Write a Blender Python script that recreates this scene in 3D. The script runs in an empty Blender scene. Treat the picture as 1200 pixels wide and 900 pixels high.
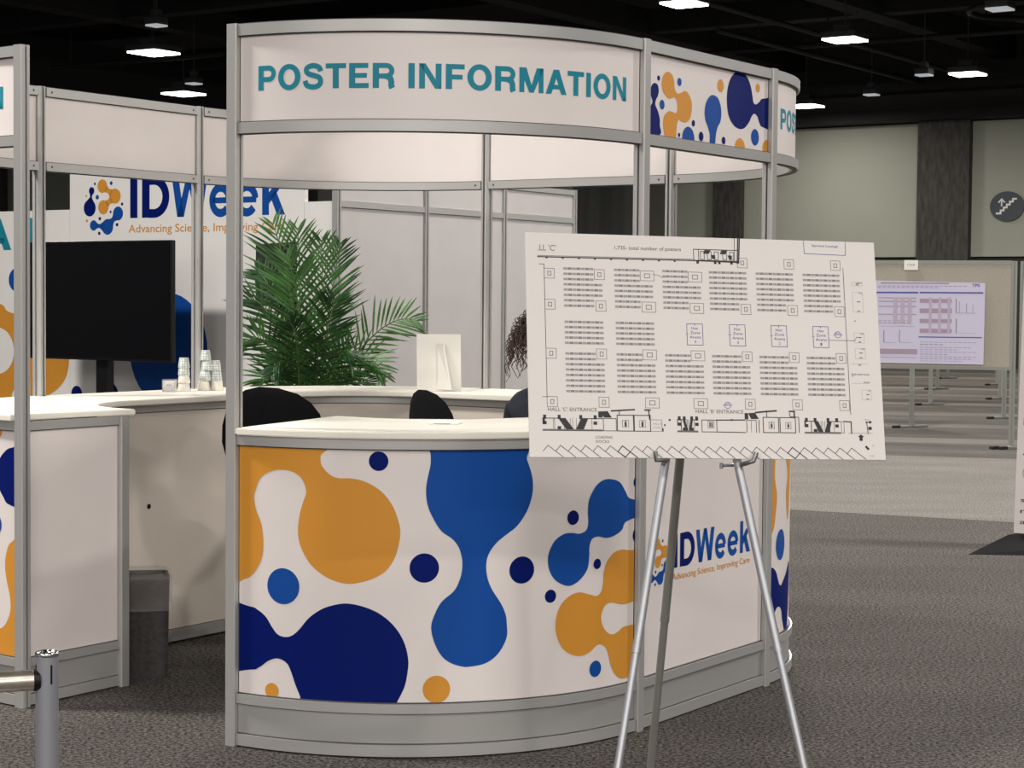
import bpy, bmesh, math, random
from mathutils import Vector, Matrix
random.seed(7)
SC = bpy.context.scene
COL = SC.collection
PI = math.pi

# ------------------------------------------------------------ camera, world, exposure
FPX, PITCH, ROLL, EYE = 2274.744, .0424, .0085, 1.523
cam = bpy.data.objects.new('camera', bpy.data.cameras.new('camera'))
COL.objects.link(cam)
cam.data.sensor_width = 36.0
cam.data.lens = FPX / 1200 * 36.0
cam.data.clip_end = 300
_u = Vector((0, math.sin(PITCH), math.cos(PITCH))); _x = Vector((1, 0, 0)); _f = Vector((0, math.cos(PITCH), -math.sin(PITCH)))
_r = math.cos(ROLL) * _x + math.sin(ROLL) * _u
_p = -math.sin(ROLL) * _x + math.cos(ROLL) * _u
m = Matrix((_r, _p, -_f)).transposed().to_4x4(); m.translation = Vector((0, 0, EYE))
cam.matrix_world = m
SC.camera = cam
w = bpy.data.worlds.new('hall_air'); SC.world = w; w.use_nodes = True
w.node_tree.nodes['Background'].inputs[0].default_value = (1.0, .97, .95, 1)
w.node_tree.nodes['Background'].inputs[1].default_value = WORLD_STRENGTH = 0.52
SC.view_settings.view_transform = 'Standard'
try: SC.view_settings.look = 'None'
except Exception: pass
SC.view_settings.exposure = 0.42
SC.view_settings.gamma = 1.0
SC.view_settings.use_curve_mapping = False
LAMP_Z = 6.3
LAMP_W = 330.0
FILL_LAMPS = [(-14, -18, 2.2), (-5, -18, 3.0), (4, -18, 3.4), (-14, -10, 1.6), (-7, -9, 1.6), (0, -9, 2.0), (8, -9, 3.0), (-6, -1.5, .6), (.4, -1.5, .65), (6.5, 1.5, .85), (2.3, 6.0, .12), (-5.6, 7.6, 1.9), (8.5, 11, 2.2), (1.5, 13, .7), (-6, 22, .8), (3, 21, 1.2), (11, 20, 1.2), (-4, 29, .8), (4, 27, .9)]  # added fill lamps, unseen and without fixtures, placed and powered to balance brightness
LAMPS_IN = [(2.71, 31.38, 0), (5.99, 35.46, 0), (9.4, 40.52, 0), (7.06, 47.6, 0), (-7.05, 38.15, 0), (-7.75, 45.71, 0)]
for i, (x, y, pw_) in enumerate(FILL_LAMPS):
    l = bpy.data.lights.new('hall_or_fill_lamp', 'AREA'); l.shape = 'SQUARE'; l.size = 0.9
    l.energy = LAMP_W * pw_; l.color = (1.0, .955, .91)
    o = bpy.data.objects.new('hall_or_fill_lamp', l); o.location = (x, y, LAMP_Z); COL.objects.link(o)

# ------------------------------------------------------------ materials
MATS = {}
def mat(name, col, rough=.6, metal=0.0, noise=0.0, scale=40, bump=0.0, coat=0.0, emit=None, es=0, sss=0, aniso=0, col2=None, stretch=(1, 1, 1), spec=.5):
    if name in MATS: return MATS[name]
    m = bpy.data.materials.new(name); m.use_nodes = True
    nt = m.node_tree; b = nt.nodes['Principled BSDF']
    b.inputs['Base Color'].default_value = (*col, 1)
    b.inputs['Roughness'].default_value = rough
    b.inputs['Metallic'].default_value = metal
    b.inputs['Specular IOR Level'].default_value = spec
    if coat: b.inputs['Coat Weight'].default_value = coat; b.inputs['Coat Roughness'].default_value = .15
    if emit: b.inputs['Emission Color'].default_value = (*emit, 1); b.inputs['Emission Strength'].default_value = es
    if noise or bump or col2:
        tc = nt.nodes.new('ShaderNodeTexCoord'); mp = nt.nodes.new('ShaderNodeMapping'); mp.inputs['Scale'].default_value = stretch
        nz = nt.nodes.new('ShaderNodeTexNoise'); nz.inputs['Scale'].default_value = scale; nz.inputs['Detail'].default_value = 5
        nt.links.new(tc.outputs['Object'], mp.inputs[0]); nt.links.new(mp.outputs[0], nz.inputs['Vector'])
        cr = nt.nodes.new('ShaderNodeValToRGB')
        c2 = col2 or tuple(max(0, c * (1 - noise)) for c in col); c1 = col if col2 else tuple(min(1, c * (1 + noise)) for c in col)
        cr.color_ramp.elements[0].position = .35; cr.color_ramp.elements[0].color = (*c2, 1)
        cr.color_ramp.elements[1].position = .65; cr.color_ramp.elements[1].color = (*c1, 1)
        nt.links.new(nz.outputs['Fac'], cr.inputs[0]); nt.links.new(cr.outputs[0], b.inputs['Base Color'])
        if bump:
            bp = nt.nodes.new('ShaderNodeBump'); bp.inputs['Strength'].default_value = bump; bp.inputs['Distance'].default_value = .004
            nt.links.new(nz.outputs['Fac'], bp.inputs['Height']); nt.links.new(bp.outputs[0], b.inputs['Normal'])
    MATS[name] = m
    return m
ALU = mat('satin_aluminium', (.42, .413, .40), .42, .40)
ALUD = mat('dark_groove', (.06, .055, .06), .6)
WHITE = mat('white_print', (.71, .655, .63), .45, noise=.01, scale=6)
INNER = mat('white_laminate', (.66, .60, .55), .5, noise=.015, scale=8)
BACKW = mat('white_graphic_board', (.76, .745, .72), .5, noise=.01, scale=5)
GREYP = mat('pale_grey_panel', (.44, .42, .41), .55, noise=.02, scale=5)
TOPM = mat('cream_countertop', (.80, .77, .68), .35, noise=.01, scale=10)
KICK = mat('grey_kick_plate', (.36, .355, .34), .45, .30)
TEAL = mat('teal_ink', (.008, .21, .29), .5, spec=.25)
ORANGE = mat('orange_ink', (.60, .26, .032), .5, spec=.25)
NAVY = mat('navy_ink', (.001, .008, .115), .55, spec=.08)
BLUE = mat('blue_ink', (.005, .064, .30), .5, spec=.15)
BLACK = mat('black_ink', (.012, .01, .012), .6)
DGREY = mat('grey_ink', (.16, .14, .14), .6)
LGREY = mat('light_grey_ink', (.38, .36, .38), .6)
VIOLET = mat('violet_ink', (.10, .08, .30), .6)
PAPER = mat('foam_board_paper', (.66, .625, .60), .6, spec=.3)
BLK = mat('black_plastic', (.006, .006, .0065), .4, spec=.2)
SCREEN = mat('black_screen', (.003, .003, .004), .3, spec=.12)
FAB = mat('black_fabric', (.005, .005, .006), .9, noise=.3, scale=200, bump=.4, spec=.15)
CHROME = mat('chrome', (.62, .62, .62), .18, 1.0)
STEEL = mat('brushed_steel', (.36, .37, .40), .38, .85, noise=.08, scale=60, stretch=(1, 1, .05))
INKS = dict(navy=NAVY, blue=BLUE, orange=ORANGE, white=BACKW, teal=TEAL)

# ------------------------------------------------------------ mesh helpers
class B:
    def __init__(s): s.v = []; s.f = []; s.m = []; s.sm = []; s.mats = []
    def mi(s, m):
        if m not in s.mats: s.mats.append(m)
        return s.mats.index(m)
    def add(s, vs, fs, m, smooth=False):
        n = len(s.v); k = s.mi(m)
        s.v += [tuple(p) for p in vs]
        for f in fs: s.f.append(tuple(i + n for i in f)); s.m.append(k); s.sm.append(smooth)
        return s
    def box(s, x0, y0, z0, x1, y1, z1, m, M=None):
        vs = [Vector((x, y, z)) for z in (z0, z1) for x, y in ((x0, y0), (x1, y0), (x1, y1), (x0, y1))]
        if M: vs = [M @ p for p in vs]
        return s.add(vs, [(3, 2, 1, 0), (4, 5, 6, 7), (0, 1, 5, 4), (1, 2, 6, 5), (2, 3, 7, 6), (3, 0, 4, 7)], m)
    def bbox(s, x0, y0, z0, x1, y1, z1, m, bev, M=None, seg=2):
        bm = bmesh.new(); bmesh.ops.create_cube(bm, size=1)
        for p in bm.verts: p.co = Vector(((x0 + x1) / 2 + p.co.x * (x1 - x0), (y0 + y1) / 2 + p.co.y * (y1 - y0), (z0 + z1) / 2 + p.co.z * (z1 - z0)))
        bmesh.ops.bevel(bm, geom=bm.edges[:], offset=bev, segments=seg, affect='EDGES', profile=.6)
        if M: bm.transform(M)
        bm.verts.index_update()
        s.add([p.co.copy() for p in bm.verts], [[v.index for v in f.verts] for f in bm.faces], m, False); bm.free()
        return s
    def prism(s, poly, z0, z1, m, xf=None):
        n = len(poly)
        vs = [(x, y, z0) for x, y in poly] + [(x, y, z1) for x, y in poly]
        if xf: vs = [xf @ Vector(p) for p in vs]
        fs = [tuple(range(n - 1, -1, -1)), tuple(range(n, 2 * n))] + [(i, (i + 1) % n, n + (i + 1) % n, n + i) for i in range(n)]
        return s.add(vs, fs, m)
    def tube(s, pts, r, m, n=12, cap=True):
        pts = [Vector(p) for p in pts]; rs = r if isinstance(r, (list, tuple)) else [r] * len(pts)
        vs = []; up = None
        for i, p in enumerate(pts):
            d = (pts[min(i + 1, len(pts) - 1)] - pts[max(i - 1, 0)]).normalized()
            if up is None: up = Vector((0, 0, 1)) if abs(d.z) < .9 else Vector((1, 0, 0))
            a = d.cross(up).normalized(); b = a.cross(d).normalized(); up = b
            vs += [p + (a * math.cos(t) + b * math.sin(t)) * rs[i] for t in (2 * PI * k / n for k in range(n))]
        fs = [(i * n + k, i * n + (k + 1) % n, (i + 1) * n + (k + 1) % n, (i + 1) * n + k) for i in range(len(pts) - 1) for k in range(n)]
        s.add(vs, fs, m, True)
        if cap:
            s.add(vs[:n], [tuple(range(n - 1, -1, -1))], m); s.add(vs[-n:], [tuple(range(n))], m)
        return s
    def lathe(s, prof, m, c=(0, 0, 0), n=32):
        vs = [(c[0] + r * math.cos(2 * PI * k / n), c[1] + r * math.sin(2 * PI * k / n), c[2] + z) for r, z in prof for k in range(n)]
        fs = [(i * n + k, i * n + (k + 1) % n, (i + 1) * n + (k + 1) % n, (i + 1) * n + k) for i in range(len(prof) - 1) for k in range(n)]
        return s.add(vs, fs, m, True)

def wloc(o):
    v = Vector((0, 0, 0))
    while o: v += o.location; o = o.parent
    return v
def put(name, b, parent=None, label=None):
    me = bpy.data.meshes.new(name); sh = wloc(parent)
    me.from_pydata([Vector(p) - sh for p in b.v], [], b.f)
    for m_ in b.mats: me.materials.append(m_)
    me.polygons.foreach_set('material_index', b.m); me.polygons.foreach_set('use_smooth', b.sm)
    me.update()
    o = bpy.data.objects.new(name, me); COL.objects.link(o)
    if parent: o.parent = parent
    if label: o['label'] = label
    return o
def thing(name, label, cat, loc=(0, 0, 0), group=None):
    o = bpy.data.objects.new(name, None); COL.objects.link(o); o.location = loc; o.empty_display_size = .1
    tag(o, label, cat, group); return o
def tag(o, label, cat, group=None, kind=None):
    o['label'] = label; o['category'] = cat
    if group: o['group'] = group
    if kind: o['kind'] = kind
    return o
def struct(name, b, parent=None):
    o = put(name, b, parent); o['kind'] = 'structure'; return o
def kids(o): return [c for c in bpy.data.objects if c.parent == o]
def copy_tree(o, parent=None):
    c = o.copy(); COL.objects.link(c); c.parent = parent
    for k in kids(o): copy_tree(k, c)
    return c

# 2-D filled shapes, cut finely so that they can be wrapped over curved panels
def fill2d(loops):
    cu = bpy.data.curves.new('tmp', 'CURVE'); cu.dimensions = '2D'; cu.fill_mode = 'BOTH'
    for lp in loops:
        sp = cu.splines.new('POLY'); sp.points.add(len(lp) - 1)
        for i, (x, y) in enumerate(lp): sp.points[i].co = (x, y, 0, 1)
        sp.use_cyclic_u = True
    o = bpy.data.objects.new('tmp', cu); COL.objects.link(o)
    me = o.to_mesh(); vs = [tuple(v.co) for v in me.vertices]; fs = [tuple(p.vertices) for p in me.polygons]
    o.to_mesh_clear(); bpy.data.objects.remove(o); bpy.data.curves.remove(cu)
    return vs, fs
def text2d(body, x0, x1, y0, y1, bold=.0, cap=None):
    """flat lettering stretched to x0..x1, cap height y0..y1"""
    cu = bpy.data.curves.new('tmp', 'FONT'); cu.body = body; cu.size = 1; cu.offset = bold; cu.resolution_u = 3
    o = bpy.data.objects.new('tmp', cu); COL.objects.link(o)
    me = o.to_mesh(); vs = [tuple(v.co) for v in me.vertices]; fs = [tuple(p.vertices) for p in me.polygons]
    o.to_mesh_clear(); bpy.data.objects.remove(o); bpy.data.curves.remove(cu)
    if not vs: return [], []
    a = min(v[0] for v in vs); b = max(v[0] for v in vs); h = cap or .73
    return [(x0 + (v[0] - a) / (b - a) * (x1 - x0), y0 + v[1] / h * (y1 - y0), 0) for v in vs], fs
def wrap(bld, vf, m, mp, off, clip=None, step=.025, curved=True):
    vs, fs = vf
    if not fs: return
    bm = bmesh.new(); bv = [bm.verts.new((v[0], v[1], 0)) for v in vs]
    for f in fs:
        try: bm.faces.new([bv[i] for i in f])
        except ValueError: pass
    if clip:
        for co, no in (((clip[0], 0, 0), (-1, 0, 0)), ((clip[1], 0, 0), (1, 0, 0)), ((0, clip[2], 0), (0, -1, 0)), ((0, clip[3], 0), (0, 1, 0))):
            bmesh.ops.bisect_plane(bm, geom=bm.verts[:] + bm.edges[:] + bm.faces[:], plane_co=co, plane_no=no, clear_outer=True)
    if not bm.faces: bm.free(); return
    if curved:
        a = min(v.co.x for v in bm.verts); b = max(v.co.x for v in bm.verts); k = math.ceil(a / step)
        while k * step < b:
            bmesh.ops.bisect_plane(bm, geom=bm.verts[:] + bm.edges[:] + bm.faces[:], plane_co=(k * step, 0, 0), plane_no=(1, 0, 0)); k += 1
    bm.verts.index_update(); bm.normal_update()
    out = [mp(v.co.x, v.co.y, off) for v in bm.verts]
    fl = []
    for f in bm.faces:
        ids = [v.index for v in f.verts]
        fl.append(ids if f.normal.z > 0 else ids[::-1])
    bld.add(out, fl, m); bm.free()
def smooth_loop(pts, n=5):
    out = []; L = len(pts)
    for i in range(L):
        p0, p1, p2, p3 = pts[i - 1], pts[i], pts[(i + 1) % L], pts[(i + 2) % L]
        for k in range(n):
            t = k / n
            out.append(tuple(.5 * (2 * p1[j] + (p2[j] - p0[j]) * t + (2 * p0[j] - 5 * p1[j] + 4 * p2[j] - p3[j]) * t * t + (3 * p1[j] - p0[j] - 3 * p2[j] + p3[j]) * t ** 3) for j in (0, 1)))
    return out
def circle(x, y, rx, ry=None, n=36): ry = ry or rx; return [(x + rx * math.cos(2 * PI * k / n), y + ry * math.sin(2 * PI * k / n)) for k in range(n)]
def ribbon(pts, w):
    pts = [p for i, p in enumerate(pts) if i == 0 or (Vector(p) - Vector(pts[i - 1])).length > 1e-4]
    L = []; R = []
    for i, p in enumerate(pts):
        p = Vector(p); a = Vector(pts[max(i - 1, 0)]); b = Vector(pts[min(i + 1, len(pts) - 1)])
        if 0 < i < len(pts) - 1:
            d1 = (p - a).normalized(); d2 = (b - p).normalized(); n1 = Vector((-d1.y, d1.x)); n2 = Vector((-d2.y, d2.x))
            n = (n1 + n2).normalized(); n = n / max(.5, n.dot(n1))
        else:
            d = (b - a).normalized(); n = Vector((-d.y, d.x))
        L.append(tuple(p + n * w / 2)); R.append(tuple(p - n * w / 2))
    return L + R[::-1]
def arcp(cx, cy, rx, ry, a0, a1, n=14): return [(cx + rx * math.cos(math.radians(a0 + (a1 - a0) * k / n)), cy + ry * math.sin(math.radians(a0 + (a1 - a0) * k / n))) for k in range(n + 1)]
def cr_open(p, n=6):
    q = [p[0]] + p + [p[-1]]; out = []
    for i in range(1, len(q) - 2):
        for k in range(n):
            t = k / n; a, b, c, d = q[i - 1], q[i], q[i + 1], q[i + 2]
            out.append(tuple(.5 * (2 * b[j] + (c[j] - a[j]) * t + (2 * a[j] - 5 * b[j] + 4 * c[j] - d[j]) * t * t + (3 * b[j] - a[j] - 3 * c[j] + d[j]) * t ** 3) for j in (0, 1)))
    return out + [p[-1]]
W_ = .2
def rc(x0, y0, x1, y1): return [[(x0, y0), (x1, y0), (x1, y1), (x0, y1)]]
def glyph(c):
    """heavy grotesque letters, cap height 1 -> (advance, list of loop groups)"""
    if c == ' ': return .34, []
    if c == 'P': return .93, [rc(.07, 0, .32, 1), [ribbon([(.30, .9), (.57, .9)] + arcp(.57, .67, .22, .23, 90, -90) + [(.30, .44)], .20)]]
    if c == 'R': return 1.0, [rc(.07, 0, .32, 1), [ribbon([(.30, .9), (.60, .9)] + arcp(.60, .69, .225, .21, 90, -90) + [(.30, .48)], .20)], [ribbon(cr_open([(.58, .48), (.74, .42), (.80, .28), (.81, .1), (.85, 0)]), .235)]]
    if c == 'O': return 1.08, [[circle(.54, .5, .50, .53), circle(.54, .5, .255, .32)]]
    if c == 'S':
        return .95, [[ribbon(cr_open([(.79, .69), (.72, .85), (.47, .925), (.23, .85), (.185, .71), (.28, .60), (.50, .53), (.72, .45), (.79, .29), (.71, .13), (.47, .07), (.21, .14), (.135, .33)]), .215)]]
    if c == 'T': return .88, [rc(.02, .80, .86, 1), rc(.315, 0, .565, .81)]
    if c == 'E': return .92, [rc(.07, 0, .32, 1), rc(.31, .80, .84, 1), rc(.31, .41, .79, .60), rc(.31, 0, .86, .20)]
    if c == 'F': return .86, [rc(.07, 0, .32, 1), rc(.31, .80, .82, 1), rc(.31, .39, .74, .58)]
    if c == 'I': return .40, [rc(.075, 0, .325, 1)]
    if c == 'N': return 1.02, [rc(.07, 0, .30, 1), rc(.72, 0, .95, 1), [[(.07, 1), (.32, 1), (.95, 0), (.70, 0)]]]
    if c == 'M': return 1.22, [rc(.07, 0, .29, 1), rc(.93, 0, 1.15, 1), [[(.07, 1), (.38, 1), (.71, 0), (.51, 0)]], [[(1.15, 1), (.84, 1), (.51, 0), (.71, 0)]]]
    if c == 'A': return 1.0, [[[(.0, 0), (.265, 0), (.57, .84), (.50, 1), (.37, 1)]], [[(1.0, 0), (.735, 0), (.43, .84), (.50, 1), (.63, 1)]], rc(.25, .20, .75, .38)]
    if c == 'D': return 1.0, [rc(.07, 0, .31, 1), [ribbon([(.29, .90), (.45, .90)] + arcp(.45, .5, .37, .40, 90, -90, 20) + [(.29, .10)], .215)]]
    if c == 'W': return 1.3, [[[(.0, 1), (.25, 1), (.45, .0), (.21, 0)]], [[(.21, 0), (.45, 0), (.75, 1), (.55, 1)]], [[(.55, 1), (.75, 1), (1.09, 0), (.85, 0)]], [[(.85, 0), (1.09, 0), (1.3, 1), (1.05, 1)]]]
    if c == 'e': return .8, [[ribbon(arcp(.40, .37, .29, .30, -38, -355, 26), .195)], rc(.12, .30, .72, .44)]
    if c == 'k': return .8, [rc(.05, 0, .28, 1), [[(.26, .24), (.26, .50), (.50, .74), (.78, .74)]], [[(.32, .42), (.50, .58), (.82, 0), (.55, 0)]]]
    return .5, []
def put_glyph(bld, c, x0, x1, y0, y1, m, mp, off, clip=None, curved=False):
    adv, gs = glyph(c)
    xs = [p[0] for g in gs for l in g for p in l]; a, b = min(xs), max(xs)
    for g in gs:
        wrap(bld, fill2d([[(x0 + (p[0] - a) / (b - a) * (x1 - x0), y0 + p[1] * (y1 - y0)) for p in l] for l in g]), m, mp, off, clip, curved=curved)
def put_word(bld, word, x0, x1, y0, y1, m, mp, off, clip=None, curved=True):
    tot = 0; xs = []
    for c in word: xs.append(tot); tot += glyph(c)[0] + .03
    k = (x1 - x0) / (tot - .2)
    for c, x in zip(word, xs):
        adv, gs = glyph(c)
        for g in gs:
            wrap(bld, fill2d([[(x0 + (x + p[0] - .08) * k, y0 + p[1] * (y1 - y0)) for p in l] for l in g]), m, mp, off, clip, curved=curved)
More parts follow.
